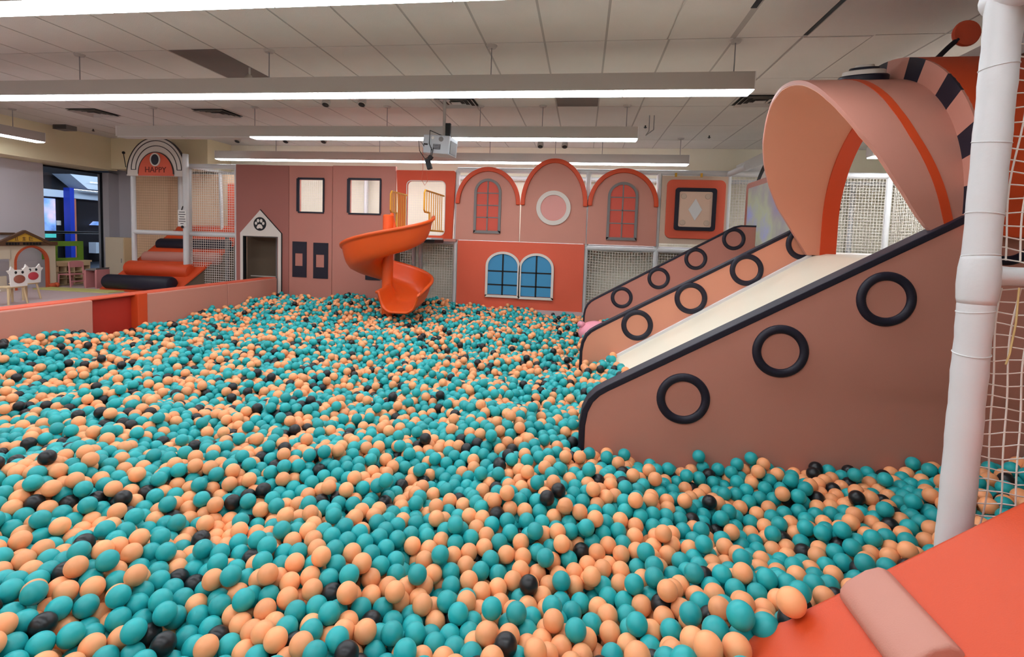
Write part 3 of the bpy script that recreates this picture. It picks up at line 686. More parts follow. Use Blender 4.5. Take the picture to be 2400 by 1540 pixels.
# ================================================================== BIG SLIDES (right)
def rim_z(x): return .77+.577*(x-.20)
def side_panel(label, y, t, m, xe, x_off=0.0, ringx=(), ringface=-1, zoff=0.0, capw=.02, xmax=None):
    s_ = thing('slide_barrier', label, 'slide side', (1.2, y, 0))
    nose = [(.04+x_off, .0), (.04+x_off, .50), (.055+x_off, .60), (.09+x_off, .68), (.14+x_off, .735), (.20+x_off, .775)]
    top = [(xe, rim_z(xe)+zoff)]
    if xmax: top += [(xe+.08, rim_z(xe)+zoff+.02), (xmax, rim_z(xe)+zoff+.02)]
    nose = [(a, b+zoff*(b > .45)) for a, b in nose]
    xl = xmax or xe
    poly = nose+top+[(xl, 0)]
    slab('pad', m, poly, y-t/2, y+t/2, s_, .02)
    # navy capping that follows the rim
    line = nose+top; o_, i_ = [], []
    for i, q in enumerate(line):
        a, b = np.array(line[max(i-1, 0)]), np.array(line[min(i+1, len(line)-1)]); d = (b-a)/np.linalg.norm(b-a); nrm = np.array([-d[1], d[0]])
        o_.append(tuple(np.array(q)+nrm*.012)); i_.append(tuple(np.array(q)-nrm*capw))
    strip('rim_cap', 'navy', o_, i_, y-t/2-.006, y+t/2+.006, s_, bevel=.006)
    for rx_, rz_ in ringx:
        torus('ring', 'navy', (rx_, y+ringface*(t/2+.0), rz_), .143, .028, (0, 1, 0), s_, 44, 12, .8)
    return s_
side_panel('nearest pink slide side with three large navy rings', 3.41, .12, 'pink', 3.9, 0, [(.70, .735), (1.28, 1.09), (1.87, 1.455), (2.50, 1.86)], -1, 0, .03)
side_panel('peach middle slide side between the two slides', 5.6, .1, 'peach', 2.6, -.01, [(.63, .85), (1.18, 1.175), (1.73, 1.505), (2.27, 1.80)], -1, .02)
side_panel('farthest brownish pink slide side with four navy rings', 8.05, .1, 'pink_deep', 2.3, .03, [(.65, .88), (1.2, 1.21), (1.74, 1.535), (2.28, 1.86)], -1, .06, .014, xmax=2.6)
def chute_board(label, y0, y1, z0):
    b_ = thing('slide_chute', label, 'slide', (1.2, y0, 0))
    f = lambda x: z0+.62*(x-.4)
    xe = 2.34
    poly = [(.1, f(.1)), (xe, f(xe)), (xe+.12, f(xe)+.03), (3.9, f(xe)+.03), (3.9, f(xe)-.12), (.1, f(.1)-.12)]
    slab('board', 'slide_white', poly, y0, y1, b_, .004)
    strip('edge_strip', 'white', [(.3, f(.3)+.03), (xe, f(xe)+.03)], [(.3, f(.3)-.01), (xe, f(xe)-.01)], y1-.05, y1, b_)
    strip('edge_strip', 'white', [(.3, f(.3)+.03), (xe, f(xe)+.03)], [(.3, f(.3)-.01), (xe, f(xe)-.01)], y0, y0+.05, b_)
chute_board('cream slide board between the pink and peach sides', 3.47, 5.55, .47)
chute_board('cream slide board behind the peach side', 5.65, 8.0, .36)
# deck behind the slides with posts and nets
dk = thing('slide_deck', 'white deck and posts at the head of the big slides', 'deck', (4.2, 6, 0))
bx('deck_board', 'offwhite', 2.6, 6.5, 3.47, 9.5, 1.62, 1.70, dk)
for x, y in ((5.3, 6.2), (5.3, 8.2), (6.4, 3.5), (3.95, 9.3)): MB().tube([(x, y, 0), (x, y, 3.1)], .05, 12).build('post', 'pad_white', dk, smooth=True)
MB().tube([(5.3, 3.5, 3.06), (5.3, 9.5, 3.06)], .045, 12).build('beam', 'pad_white', dk, smooth=True)
MB().tube([(5.3, 3.5, 1.68), (5.3, 9.5, 1.68)], .045, 12).build('beam', 'pad_white', dk, smooth=True)
net('net_panel', 'net', (5.3, 3.5, 1.7), (0, 1, 0), (0, 0, 1), 6.0, 1.36, .05, .0028, dk)
# caterpillar hood over the near slide
ch = thing('caterpillar_tunnel', 'pink and orange caterpillar tunnel hood over the near slide', 'play tunnel', (2.3, 4.45, 1.8))
VC, VR, VS = 4.45, 1.06, 2.03
FRONT = [(-14, 2.28), (-7.3, 2.10), (-1.4, 2.01), (10.6, 1.88), (20.8, 1.79), (26, 1.735), (38, 1.66), (48, 1.615), (60, 1.585), (75, 1.57), (90, 1.565), (105, 1.59), (121, 1.64), (135, 1.69), (148, 1.76), (160, 1.85), (173, 1.97), (185, 2.12), (197, 2.28), (201, 2.32)]
fa, fx = [a for a, b in FRONT], [b for a, b in FRONT]
def vpt(ang, R):
    if ang < 0: return VC-R, VS+ang*.0195
    if ang > 180: return VC+R, VS-(ang-180)*.0203
    return VC-R*math.cos(math.radians(ang)), VS+R*.985*math.sin(math.radians(ang))
def shell(name, m, xf, xr, angs, R, th, parent):
    Go, Gi = [], []
    for a in angs:
        x0, x1 = xf(a), xr(a); yo, zo = vpt(a, R); yi, zi = vpt(a, R-th)
        if x1 < x0+.005: x1 = x0+.005
        n = 6
        Go.append([(x0+(x1-x0)*k/n, yo, zo) for k in range(n+1)]); Gi.append([(x0+(x1-x0)*k/n, yi, zi) for k in range(n+1)])
    loop = [o_+list(reversed(i_)) for o_, i_ in zip(Go, Gi)]
    mbx = MB().grid(loop, closed=True); n = len(loop[0])
    mbx.f.append(tuple(range(n))); mbx.f.append(tuple(range(len(mbx.v)-1, len(mbx.v)-n-1, -1)))
    return mbx.build(name, m, parent, smooth=True)
fr = lambda a: float(np.interp(a, fa, fx))
angs = list(np.linspace(-9, 197, 70))
hood = shell('hood', 'pink', fr, lambda a: 2.42, angs, VR, .03, ch)
shell('hood_lining', 'peach', lambda a: fr(a)+.003, lambda a: 2.40, angs, VR-.031, .006, ch)
sa = [(-9, 2.2), (-3.7, 2.17), (7.5, 2.11), (16, 2.06), (26, 2.0), (38, 1.955), (54, 1.925), (90, 1.9), (126, 1.93), (150, 2.0), (172, 2.11), (197, 2.3)]
sfx = lambda a: float(np.interp(a, [q[0] for q in sa], [q[1] for q in sa]))
shell('orange_stripe', 'orange', sfx, lambda a: sfx(a)+.055, list(np.linspace(-9, 190, 60)), VR+.004, .003, ch)
shell('orange_lip', 'orange', lambda a: 2.40, lambda a: 2.55, list(np.linspace(-8, 197, 60)), VR-.03, .02, ch)
# chequered collar ring
def sector(name, m, a0, a1, r0, r1, x0, x1):
    n = max(2, int((a1-a0)/3)); o_ = [(lambda q: (q[0], q[1]))(vpt(a0+(a1-a0)*k/n, r1)) for k in range(n+1)]; i_ = [vpt(a0+(a1-a0)*k/n, r0) for k in range(n+1)]
    strip(name, m, o_, i_, x0, x1, ch, plane='x')
bounds = [-10, -2, 7, 16.5, 25.5, 37.8, 47, 60.5, 70, 83, 95, 107, 118, 130, 141, 153, 163, 175]
for k_ in range(len(bounds)-1):
    sector('collar_patch', 'navy' if k_ % 2 == 1 else 'pink', bounds[k_], bounds[k_+1], 1.05, 1.21, 2.275, 2.292)
shell('body', 'orange', lambda a: 2.29, lambda a: 4.6, list(np.linspace(-9, 118, 50)), 1.21, .03, ch)
shell('body_band', 'pink', lambda a: 3.3, lambda a: 3.75, list(np.linspace(-9, 117, 50)), 1.216, .004, ch)
# antenna
an = MB().tube([(2.55, 4.2, 3.19), (2.62, 4.2, 3.27), (2.68, 4.2, 3.33)], .018, 10).build('antenna_stem', 'navy', ch, smooth=True)
MB().tube([(2.735, 4.185, 3.372), (2.735, 4.2, 3.372), (2.735, 4.22, 3.372)], [.088, .095, .088], 26).build('antenna_disc', 'coral', an, smooth=True)
# eyes
def eye(c, nrm, R, par):
    c, nrm = np.array(c, float), np.array(nrm, float)/np.linalg.norm(nrm)
    e_ = MB().tube([c, c+nrm*.035, c+nrm*.045], [R, R, R*.93], 28).build('eye', 'navy', par, smooth=True)
    MB().tube([c+nrm*.044, c+nrm*.075, c+nrm*.08], [R*.86, R*.84, R*.78], 28).build('eye_white', 'offwhite', e_, smooth=True)
    MB().tube([c+nrm*.078, c+nrm*.1], [R*.62, R*.58], 26).build('pupil', 'navy', e_, smooth=True)
    MB().tube([c+nrm*.098, c+nrm*.12], [R*.42, R*.36], 20).build('eye_core', 'offwhite', e_, smooth=True)  # innermost white disc of the layered eye
eye((2.08, 4.25, 3.045), (-.04, -.2, 1), .165, ch)
eye((1.86, 5.24, 2.80), (-.1, .74, .66), .15, ch)
# striped arch at the second slide head and display
ar2 = thing('striped_arch', 'black and white arch at the head of the second slide', 'arch', (2.9, 7.6, 1.7))
strip('arch_band', 'black', [(7.6+1.4*math.cos(t), 2.3+1.0*math.sin(t)) for t in np.linspace(0, PI, 30)], [(7.6+1.22*math.cos(t), 2.3+.86*math.sin(t)) for t in np.linspace(0, PI, 30)], 2.8, 2.86, ar2, plane='x')
strip('arch_band', 'offwhite', [(7.6+1.23*math.cos(t), 2.3+.87*math.sin(t)) for t in np.linspace(0, PI, 30)], [(7.6+.95*math.cos(t), 2.3+.66*math.sin(t)) for t in np.linspace(0, PI, 30)], 2.79, 2.85, ar2, plane='x')
bx('arch_foot', 'black', 2.8, 2.86, 8.82, 9.0, 1.7, 2.3, ar2); bx('arch_foot', 'black', 2.8, 2.86, 6.2, 6.38, 1.7, 2.3, ar2)
sc = thing('display_screen', 'large display with a purple picture beside the far slide', 'screen', (2.62, 7.6, 1.7))
slabx('bezel', 'pink_deep', rrect(6.5, 8.62, 1.70, 2.77, .08), 2.6, 2.7, sc, .01)
slabx('picture', 'screen', rrect(6.58, 8.48, 1.76, 2.68, .03), 2.592, 2.602, sc)
# inflatable pink toy
pg = thing('pink_toy', 'pink inflatable toy half sunk in balls between the slides', 'toy', (.22, 7.35, .42))
MB().ball((.25, 7.4, .40), .26, .2, .18, 24, 14).build('body', 'pig', pg, smooth='all')
MB().ball((.04, 7.36, .52), .055, .05, .05, 14, 9).build('ear', 'pig', pg, smooth='all'); MB().ball((.02, 7.5, .5), .05, .05, .05, 14, 9).build('ear', 'pig', pg, smooth='all')

# ================================================================== NEAR RIGHT: post, net, ramp, bolster
po = thing('padded_post', 'near white vinyl wrapped post at the right edge', 'post', (1.14, 1.62, 0))
zs = np.linspace(.2, 2.5, 70); seams = [2.46, 2.2, 1.98, 1.77, 1.60, 1.36]
prof = []
for z in zs:
    r_ = .0425+.0008*math.sin(37*z)+.0006*math.sin(91*z)
    prof.append(r_)
MB().tube([(1.145, 1.62, z) for z in zs], prof, 26).build('padding', 'pad_white', po, smooth='all')
for z in (2.28, 2.07, 1.865, 1.745, 1.585, 1.46):
    pts = [(1.145+.0428*math.cos(t), 1.62+.0428*math.sin(t), z+.006*math.sin(t*1.0+z*9)) for t in np.linspace(0, 2*PI, 25)]
    MB().tube(pts, .0022, 6).build('tie_wrap', 'pad_white', po, smooth=True)
cl = MB().tube([(1.145, 1.62, z) for z in (1.605, 1.62, 1.66, 1.71, 1.735, 1.75)], [.0428, .0465, .049, .048, .045, .0428], 26).build('joint_wrap', 'pad_white', po, smooth='all')
MB().tube([(1.15, 1.62, 1.69), (1.22, 1.62, 1.69), (2.6, 1.62, 1.69)], [.034, .027, .026], 18).build('cross_rail', 'pad_white', po, smooth=True)
MB().tube([(1.145, 1.66, 2.47), (1.15, .4, 2.47), (1.16, -.6, 2.47)], .042, 18).build('top_rail', 'pad_white', po, smooth=True)
MB().tube([(1.145, 1.62, 2.46), (2.6, 1.62, 2.46)], .04, 18).build('top_rail', 'pad_white', po, smooth=True)
nn_ = thing('side_net', 'white square mesh net right of the near padded post', 'net', (1.9, 1.62, .8))
def curved_net(z0, z1, cell):
    g = MB(); nz = round((z1-z0)/cell); nx = 34
    for j in range(nz+1):
        z = z0+(z1-z0)*j/nz
        g.tube([(1.175+cell*k*1.12, 1.625+.012*math.sin(k*.5+j*.3), z+(.006*math.sin(k*1.3+j)-.0025*k*(1 if z > 1.7 else 0.2)) ) for k in range(0, nx)], .0021, 5, False)
    g2 = MB()
    for k in range(1, nx):
        x = 1.175+cell*k*1.12
        g2.tube([(x+.004*math.sin(j*.6+k), 1.625+.012*math.sin(k*.5+j*.3), z0+(z1-z0)*j/nz) for j in range(0, nz+1)], .0024, 5, False)
    g.build('mesh_rows', 'net', nn_); g2.build('mesh_columns', 'net', nn_)
curved_net(.62, 1.655, .036); curved_net(1.735, 2.42, .036)
MB().tube([(1.225, 1.585, 1.66), (1.222, 1.58, 1.56), (1.214, 1.58, 1.47), (1.207, 1.58, 1.44)], .0026, 6).build('loose_cord', 'tan', nn_)
MB().tube([(1.252, 1.585, 1.66), (1.25, 1.58, 1.6), (1.252, 1.58, 1.585)], .0025, 6).build('loose_cord', 'net', nn_)
rm = thing('orange_ramp', 'orange padded ramp in the near right corner', 'ramp', (1.0, 1.1, 0))
rz = lambda x: .75+.726*(x-.75)
slab('pad', 'orange', [(.18, rz(.18)), (1.7, rz(1.7)), (1.7, 0), (.18, 0)], .35, 1.5, rm, .02)
# bolster: wedge-like padded block lying across the ramp
sd = np.array([1, 0, .726])/math.hypot(1, .726); nd = np.array([-.726, 0, 1])/math.hypot(1, .726)
b0 = np.array([.768, 0, rz(.768)])
sec = [(-.002, -.02), (.0, .012), (.012, .028), (.04, .04), (.10, .044), (.135, .036), (.15, .02), (.155, -.02)]
bo = MB().prism(sec, lambda p: b0+sd*p[0]+nd*p[1]+np.array([0, 1.19, 0]), lambda p: b0+sd*p[0]+nd*p[1]+np.array([0, 1.47, 0])).build('bolster', 'pink', rm, bevel=.01)

# ================================================================== LEFT PLAY AREA
ph = thing('toy_house', 'toy house front with yellow gable and arched doorway', 'playhouse', (-11.1, 8.55, FL))
HX = -11.1
outer = [(9.12, FL), (9.12, 1.30), (8.65, 1.30), (7.8, 1.30), (7.8, 1.05), (8.28, 1.05), (8.28, FL)]
door_o = [(8.985, FL)]+arc(8.66, .95, .325, 0, 180, 18, .34)+[(8.335, FL)]
n_ = len(door_o)
wall_o = [(9.12, FL), (9.12, .95), (9.12, 1.3)]+[(9.12-(9.12-8.28)*(k/(n_-6)), 1.30) for k in range(1, n_-5)]+[(8.28, 1.3), (8.28, .95), (8.28, FL)]
wall_o = wall_o[:n_] if len(wall_o) >= n_ else wall_o+[wall_o[-1]]*(n_-len(wall_o))
strip('front_wall', 'house_beige', wall_o, door_o, HX-.04, HX, ph, plane='x')
strip('door_edge', 'house_rim', door_o, [(8.945, FL)]+arc(8.66, .95, .285, 0, 180, 18, .30)+[(8.375, FL)], HX-.05, HX+.012, ph, plane='x')
bx('side_wall', 'house_beige', HX-.04, HX, 7.3, 8.285, 1.03, 1.30, ph); bx('side_wall', 'house_beige', HX-.04, HX, 7.3, 8.2, FL, .7, ph)
slabx('gable', 'gable', [(8.06, 1.36), (9.0, 1.36), (8.52, 1.57)], HX, HX+.03, ph)
strip('roof_edge', 'brown', [(7.95, 1.31), (8.52, 1.60), (9.1, 1.31)], [(8.06, 1.31), (8.52, 1.545), (8.99, 1.31)], HX-.02, HX+.05, ph, plane='x')
bx('roof_beam', 'brown', HX, HX+.04, 7.9, 9.14, 1.29, 1.37, ph); bx('roof_ridge', 'brown', HX-.5, HX-.3, 7.6, 8.6, 1.50, 1.54, ph)
for k_, yy in enumerate((8.37, 8.5, 8.63)):      # three worn sign characters as brush strokes
    for a, b, c, d in (((-.035, .03, .0, .035), (-.02, -.035, -.012, .03), (.008, -.03, .016, .035), (-.035, -.04, .035, -.032)), ((-.03, .02, .035, .028), (-.03, -.01, .035, -.002), (-.004, -.04, .006, .035), (-.03, -.04, .03, -.032)), ((-.035, .026, .035, .034), (-.035, -.04, -.027, .03), (-.01, -.005, .03, .003), (-.02, -.04, .035, -.032)))[k_:k_+1]:
        for s_ in (a, b, c, d): bx('sign_stroke', 'brown', HX+.03, HX+.035, yy+s_[0], yy+s_[2], 1.43+s_[1], 1.43+s_[3], ph)
for k_, (w1, w2) in enumerate(((8.17, 8.42), (8.47, 8.82))):
    n = 5 if k_ == 0 else 6
    for q in range(n):
        y_ = w1+(w2-w1)*(q+.1)/n; bx('sign_letter', 'black', HX+.04, HX+.044, y_, y_+(w2-w1)/n*.75, 1.305, 1.352, ph)
MB().ball((HX+.03, 9.02, FL+.045), .06, .07, .05).build('flower_edge', 'house_rim', ph, smooth='all'); MB().ball((HX+.03, 9.1, FL+.05), .06, .05, .055).build('flower_edge', 'house_rim', ph, smooth='all')
bx('inner_counter', 'grey_wall', -11.42, -11.38, 7.4, 8.98, FL, .96, ph)
kt = thing('toy_kitchen', 'green toy kitchen hutch with a dark window', 'toy kitchen', (-11.35, 9.6, FL))
strip('back_board', 'green', [(9.24, .9), (9.95, .9), (9.95, 1.37), (9.24, 1.37)], [(9.38, 1.0), (9.83, 1.0), (9.83, 1.26), (9.38, 1.26)], -11.4, -11.36, kt, closed=True, plane='x')
bx('side_board', 'green', -11.44, -11.36, 9.12, 9.16, .98, 1.32, kt)
bx('worktop', 'wood', -11.42, -11.2, 9.22, 10.0, .9, .94, kt); bx('plinth', 'wood', -11.4, -11.22, 9.24, 9.98, .84, .9, kt)
sh = thing('cubby_shelf', 'low wooden cubby shelf under the green toy kitchen', 'shelf', (-11.3, 9.65, FL))
bx('back', 'shelf_in', -11.42, -11.4, 9.26, 9.98, FL, .84, sh)
for q in range(5): bx('upright', 'wood', -11.4, -11.22, 9.26+q*.175, 9.275+q*.175, FL, .84, sh)
for z in (FL+.01, .55, .69, .825): bx('shelf_board', 'wood', -11.4, -11.22, 9.26, 9.98, z, z+.014, sh)
cc = thing('toddler_chair', 'small pink plastic chair in front of the cubby shelf', 'chair', (-10.98, 9.38, FL))
for yy in (9.22, 9.52): MB().tube([(-10.86, yy, FL), (-10.9, yy, .93)], .016, 8).build('leg', 'pink_chair', cc)
for yy in (9.2, 9.5): MB().tube([(-11.15, yy, FL), (-11.13, yy, .66)], .016, 8).build('leg', 'pink_chair', cc)
bx('seat', 'pink_chair', -11.16, -10.86, 9.2, 9.54, .655, .675, cc, .005)
slabx('backrest', 'pink_chair', [(9.22, .82), (9.52, .82), (9.52, .93)]+arc(9.37, .92, .15, 0, 180, 8, .04)+[(9.22, .93)], -10.91, -10.885, cc)
bx('stretcher', 'pink_chair', -10.89, -10.87, 9.22, 9.52, .5, .53, cc)
# shopfront odds: tall cream cupboard, bench, low grey box
cu = thing('cream_cupboard', 'cream cupboard standing between shopfront and bolster steps', 'cupboard', (-10.7, 10.3, FL))
bx('carcass', 'house_beige', -10.95, -10.45, 10.1, 10.5, FL, 1.48, cu, .006); bx('side_panel', 'wood', -10.45, -10.43, 10.08, 10.5, FL, 1.47, cu)
bx('door', 'house_beige', -10.93, -10.46, 10.085, 10.1, FL+.05, 1.44, cu); MB().tube([(-10.5, 10.07, .9), (-10.5, 10.07, 1.0)], .008, 6).build('handle', 'steel', cu)
bs = thing('toy_bench', 'small pink and grey bench left of the black bolster', 'bench', (-10.25, 9.35, FL))
MB().prism([(-.12, .0), (.12, .0), (.15, .06), (-.12, .03)], lambda p: (-10.35+p[0], 9.2, .78+p[1]), lambda p: (-10.35+p[0], 9.5, .78+p[1])).build('seat', 'grey', bs)
bx('side', 'pink_chair', -10.24, -10.2, 9.2, 9.5, FL, .8, bs); bx('side', 'pink_chair', -10.5, -10.46, 9.2, 9.5, FL, .78, bs)
bl = MB().ball((-11.05, 10.15, FL+.05), .05).build('grey_toy_ball', 'steel', smooth='all'); tag(bl, 'small grey ball on the floor right of the cubby shelf', 'ball')
# animal chairs and toddler table
def animal_chair(name, label, x, y, head, mz, spots):
    a = thing(name, label, 'chair', (x, y, FL), 'animal shaped toddler chairs')
    bx('seat', 'wood', x-.15, x+.13, y-.14, y+.14, FL+.27, FL+.29, a, .006)
    for i_, j_ in ((-1, -1), (1, -1), (1, 1), (-1, 1)): MB().tube([(x+i_*.11, y+j_*.11, FL+.27), (x+i_*.15, y+j_*.14, FL)], .016, 8).build('leg', 'wood', a)
    prof = [(-.12, .3), (.12, .3), (.13, .5), (.17, .56), (.13, .57), (.11, .63), (.06, .57), (-.06, .57), (-.11, .63), (-.13, .57), (-.17, .56), (-.13, .5)]
    h_ = MB().prism(prof, lambda p: (x+.16, y+p[0], FL+p[1]), lambda p: (x+.185, y+p[0], FL+p[1])).build('backrest', head, a)
    MB().ball((x+.19, y, FL+.42), .02, .085, .07).build('muzzle', mz, h_, smooth='all')
    for s_ in (-1, 1): MB().ball((x+.188, y+s_*.05, FL+.53), .012, .018, .024).build('eye', 'black', h_, smooth='all')
    return a
animal_chair('animal_chair', 'toddler chair with a cow face and red muzzle', -9.72, 7.45, 'toy_white', 'toy_red', True)
animal_chair('animal_chair', 'white animal-shaped toddler chair with a small brown nose', -9.35, 6.95, 'toy_white', 'shelf_in', False)
tb = thing('toddler_table', 'low white toddler table at the left picture edge', 'table', (-9.75, 6.6, FL))
bx('top', 'toy_white', -10.4, -9.32, 6.15, 6.8, .62, .65, tb, .01)
for x, y in ((-9.42, 6.25), (-9.42, 6.72), (-10.3, 6.25), (-10.3, 6.72)): MB().tube([(x, y, FL), (x, y, .62)], .028, 10).build('leg', 'wood', tb)
bx('toy_bin', 'grey', -9.95, -9.55, 6.5, 6.75, .65, .8, tb, .01)

# ================================================================== MALL CONCOURSE beyond the shopfront
glass_mat = bpy.data.materials.new('shopfront_glass'); glass_mat.use_nodes = True
_n = glass_mat.node_tree.nodes; _n.clear(); _o = _n.new('ShaderNodeOutputMaterial'); _m = _n.new('ShaderNodeMixShader'); _m.inputs[0].default_value = .05
_t = _n.new('ShaderNodeBsdfTransparent'); _t.inputs[0].default_value = (.93, .95, .96, 1); _g = _n.new('ShaderNodeBsdfGlossy'); _g.inputs['Roughness'].default_value = .02
_l = glass_mat.node_tree.links; _l.new(_t.outputs[0], _m.inputs[1]); _l.new(_g.outputs[0], _m.inputs[2]); _l.new(_m.outputs[0], _o.inputs[0])
gl = struct(bx('window_1', glass_mat, XL+.1, XL+.112, 9.2, 10.68, FL, 3.02))
fr_ = struct(MB().box(XL+.09, XL+.13, 9.2, 9.23, FL, 3.02).box(XL+.09, XL+.13, 10.65, 10.68, FL, 3.02).box(XL+.09, XL+.13, 9.2, 10.68, 2.98, 3.02).box(XL+.09, XL+.13, 9.2, 10.68, FL, FL+.05).build('trim_6', 'mall_dark'))
struct(bx('floor', 'mall_floor', -20, XL, 5, 22, FL-.1, FL-.01))
struct(bx('ceiling', 'mall_dark', -20, XL-.02, 5, 22, 4.3, 4.4))
MX = -18.0
mb_ = thing('mall_storefronts', 'dark mall storefronts seen through the shopfront opening', 'storefront', (MX, 15.5, FL))
bx('dark_wall', 'mall_dark', MX-.2, MX, 6, 21, FL, 4.3, mb_); bx('side_wall', 'mall_dark', -18, XL, 20.8, 21, FL, 4.3, mb_)
slabx('fascia', 'mall_white', [(14.5, 3.42), (21, 3.56), (21, 3.0), (15.1, 2.98)], MX+.3, MX+1.0, mb_)
slabx('fascia', 'mall_white', [(15.22, 2.95), (21, 2.99), (21, 2.62), (15.22, 2.66)], MX, MX+.25, mb_); slabx('fascia', 'mall_white', [(6, 2.9), (15.02, 2.9), (15.02, 2.66), (6, 2.62)], MX, MX+.25, mb_)
bx('light_line', 'mall_lamp', MX+.25, MX+.27, 15.22, 21, 2.97, 2.985, mb_); bx('light_line', 'mall_lamp', MX+1.2, MX+1.22, 15.0, 21, 3.2, 3.215, mb_)
bx('poster', 'mall_screen', MX, MX+.04, 14.3, 14.8, 1.5, 2.6, mb_); bx('notice', 'paper', MX, MX+.04, 14.84, 14.97, 1.7, 1.86, mb_)
bx('teal_sign', 'mall_teal', MX, MX+.04, 14.45, 14.8, 1.27, 1.40, mb_)
bx('blue_column', 'mall_blue', MX+.25, MX+.5, 14.90, 15.05, FL, 3.0, mb_); bx('salmon_column', 'mall_salmon', MX, MX+.2, 15.19, 15.37, FL, 2.66, mb_)
slabx('lit_canopy', 'mall_screen', [(15.95, 1.74), (17.2, 1.74), (17.2, 1.88), (16.1, 1.88)], MX+.05, MX+.3, mb_)
bx('display_case', 'mall_white', MX+.3, MX+.6, 15.7, 15.95, .73, 1.12, mb_); bx('counter', 'mall_floor', MX+.2, MX+.6, 16.3, 16.7, FL, 1.4, mb_)
rl = thing('mall_railing', 'black concourse railing behind the shopfront glass', 'railing', (-13.6, 10.9, FL))
MB().tube([(-13.6, 8.5, 1.535), (-13.6, 14.5, 1.535)], .03, 10).build('top_rail', 'mall_dark', rl); MB().tube([(-13.55, 8.5, 1.5), (-13.55, 14.5, 1.5)], .012, 6).build('chrome_line', 'chrome', rl)
for q in range(5): MB().tube([(-13.6, 8.8+q*1.3, FL), (-13.6, 8.8+q*1.3, 1.53)], .02, 8).build('baluster', 'mall_dark', rl)
for q, (x, y) in enumerate(((-15.6, 13.45), (-16.4, 14.2))):
    o = MB().tube([(x, y, 4.26), (x, y, 4.3)], .16, 18).build('downlight', 'mall_lamp'); tag(o, ['bright round downlight in the mall ceiling', 'second smaller downlight in the mall ceiling'][q], 'light', 'mall downlights')
ld = bpy.data.lights.new('mall_fill', 'AREA'); ld.shape = 'RECTANGLE'; ld.size = 5; ld.size_y = .5; ld.energy = MALL; ld.color = (.72, .84, 1)
lo = bpy.data.objects.new('mall_fill', ld); lo.location = (-13.4, 13, 3.95); lo.rotation_euler = Vector((-.86, .25, -.45)).to_track_quat('-Z', 'Y').to_euler(); COL.objects.link(lo)  # unseen light, added and tilted to brighten the mall fascias

# ================================================================== THE BALLS
D = .08; RB = D/2
def chz(x): return .47+.62*(x-.4)
def surf(x, y):
    s = .43+.04*np.sin(x*2.1+.6*y)+.035*np.sin(1.7*y-.9*x+1.3)+.035*np.sin(3.9*x+2.7*y)+.03*np.sin(5.3*y-3.1*x)+.02*np.sin(7.3*x+1.7*y)
    s = s+.10*np.clip((y-7.6)/1.9, 0, 1)+.07*np.clip((-x-5.2)/1, 0, 1)
    s = s+.19*np.clip((x-.5)/1.6, 0, 1)*(y < 3.4)+.08*np.exp(-((x+1.3)**2+(y-1.3)**2)/.6)
    return s
DEPTH = .21
def hfloor(x, y):
    b = surf(x, y)-DEPTH-RB
    c = np.where((y > 3.47) & (y < 8.0) & (x > .12), chz(x)+.006, -9)
    r = np.where((y < 1.5) & (x > .18), .75+.726*(x-.75)+.01, -9)
    return np.maximum(np.maximum(b, c), r)+RB
def allowed(x, y):
    ok = (x > -6.2+RB) & (y < 9.5-RB) & (y > .95)
    ok &= x > -1.42*y-1.0
    right = np.where(y < 3.35, 3.4, np.where(y < 8.0, .42, .5))
    ok &= x < right
    for yp, t in ((3.41, .06), (5.6, .05), (8.05, .05)): ok &= ~((np.abs(y-yp) < t+RB) & (x > 0))
    ok &= ~((y < 1.53) & (x > .62))
    return ok
n_try = 62000
X = np.empty((0, 3))
area_n = 430     # balls per square metre
bxs = (-6.2, 3.4, .95, 9.5); A_ = (bxs[1]-bxs[0])*(bxs[3]-bxs[2])
n0 = int(A_*area_n); x = rng.uniform(bxs[0], bxs[1], n0); y = rng.uniform(bxs[2], bxs[3], n0)
k_ = allowed(x, y); x, y = x[k_], y[k_]
thin = (y > 3.45) & (y < 8.05) & (x > .15)
kk = ~thin | (rng.random(len(x)) < .35); 
ramp_z = (y < 1.5) & (x > .35); kk &= ~ramp_z | (rng.random(len(x)) < .22)
x, y = x[kk], y[kk]
z = hfloor(x, y)+rng.uniform(0, DEPTH*1.35, len(x))
up = rng.random(len(x)) < .05; z[up] += .12
X = np.stack([x, y, z], 1); N = len(X)
CELL = D
def pairs(P, rad):
    c = np.floor((P-P.min(0))/CELL).astype(np.int64)+1; dim = c.max(0)+3
    key = (c[:, 0]*dim[1]+c[:, 1])*dim[2]+c[:, 2]
    order = np.argsort(key, kind='stable'); sk = key[order]; I, J = [], []
    # slot table
    start = np.searchsorted(sk, sk, 'left'); slot = np.arange(len(sk))-start; ns = int(slot.max())+1
    tab = np.full((int(np.prod(dim)), ns), -1, np.int64); tab[sk, slot] = order
    idx = np.arange(len(P))
    for dx in (-1, 0, 1):
        for dy in (-1, 0, 1):
            for dz in (-1, 0, 1):
                if (dx, dy, dz) < (0, 0, 0): continue
                nk = key+(dx*dim[1]+dy)*dim[2]+dz
                for s_ in range(ns):
                    j = tab[nk, s_]; m_ = j >= 0
                    if (dx, dy, dz) == (0, 0, 0): m_ &= j > idx
                    i_ = idx[m_]; j_ = j[m_]
                    d = P[i_]-P[j_]; q = (d*d).sum(1) < rad*rad
                    I.append(i_[q]); J.append(j_[q])
    return np.concatenate(I), np.concatenate(J)
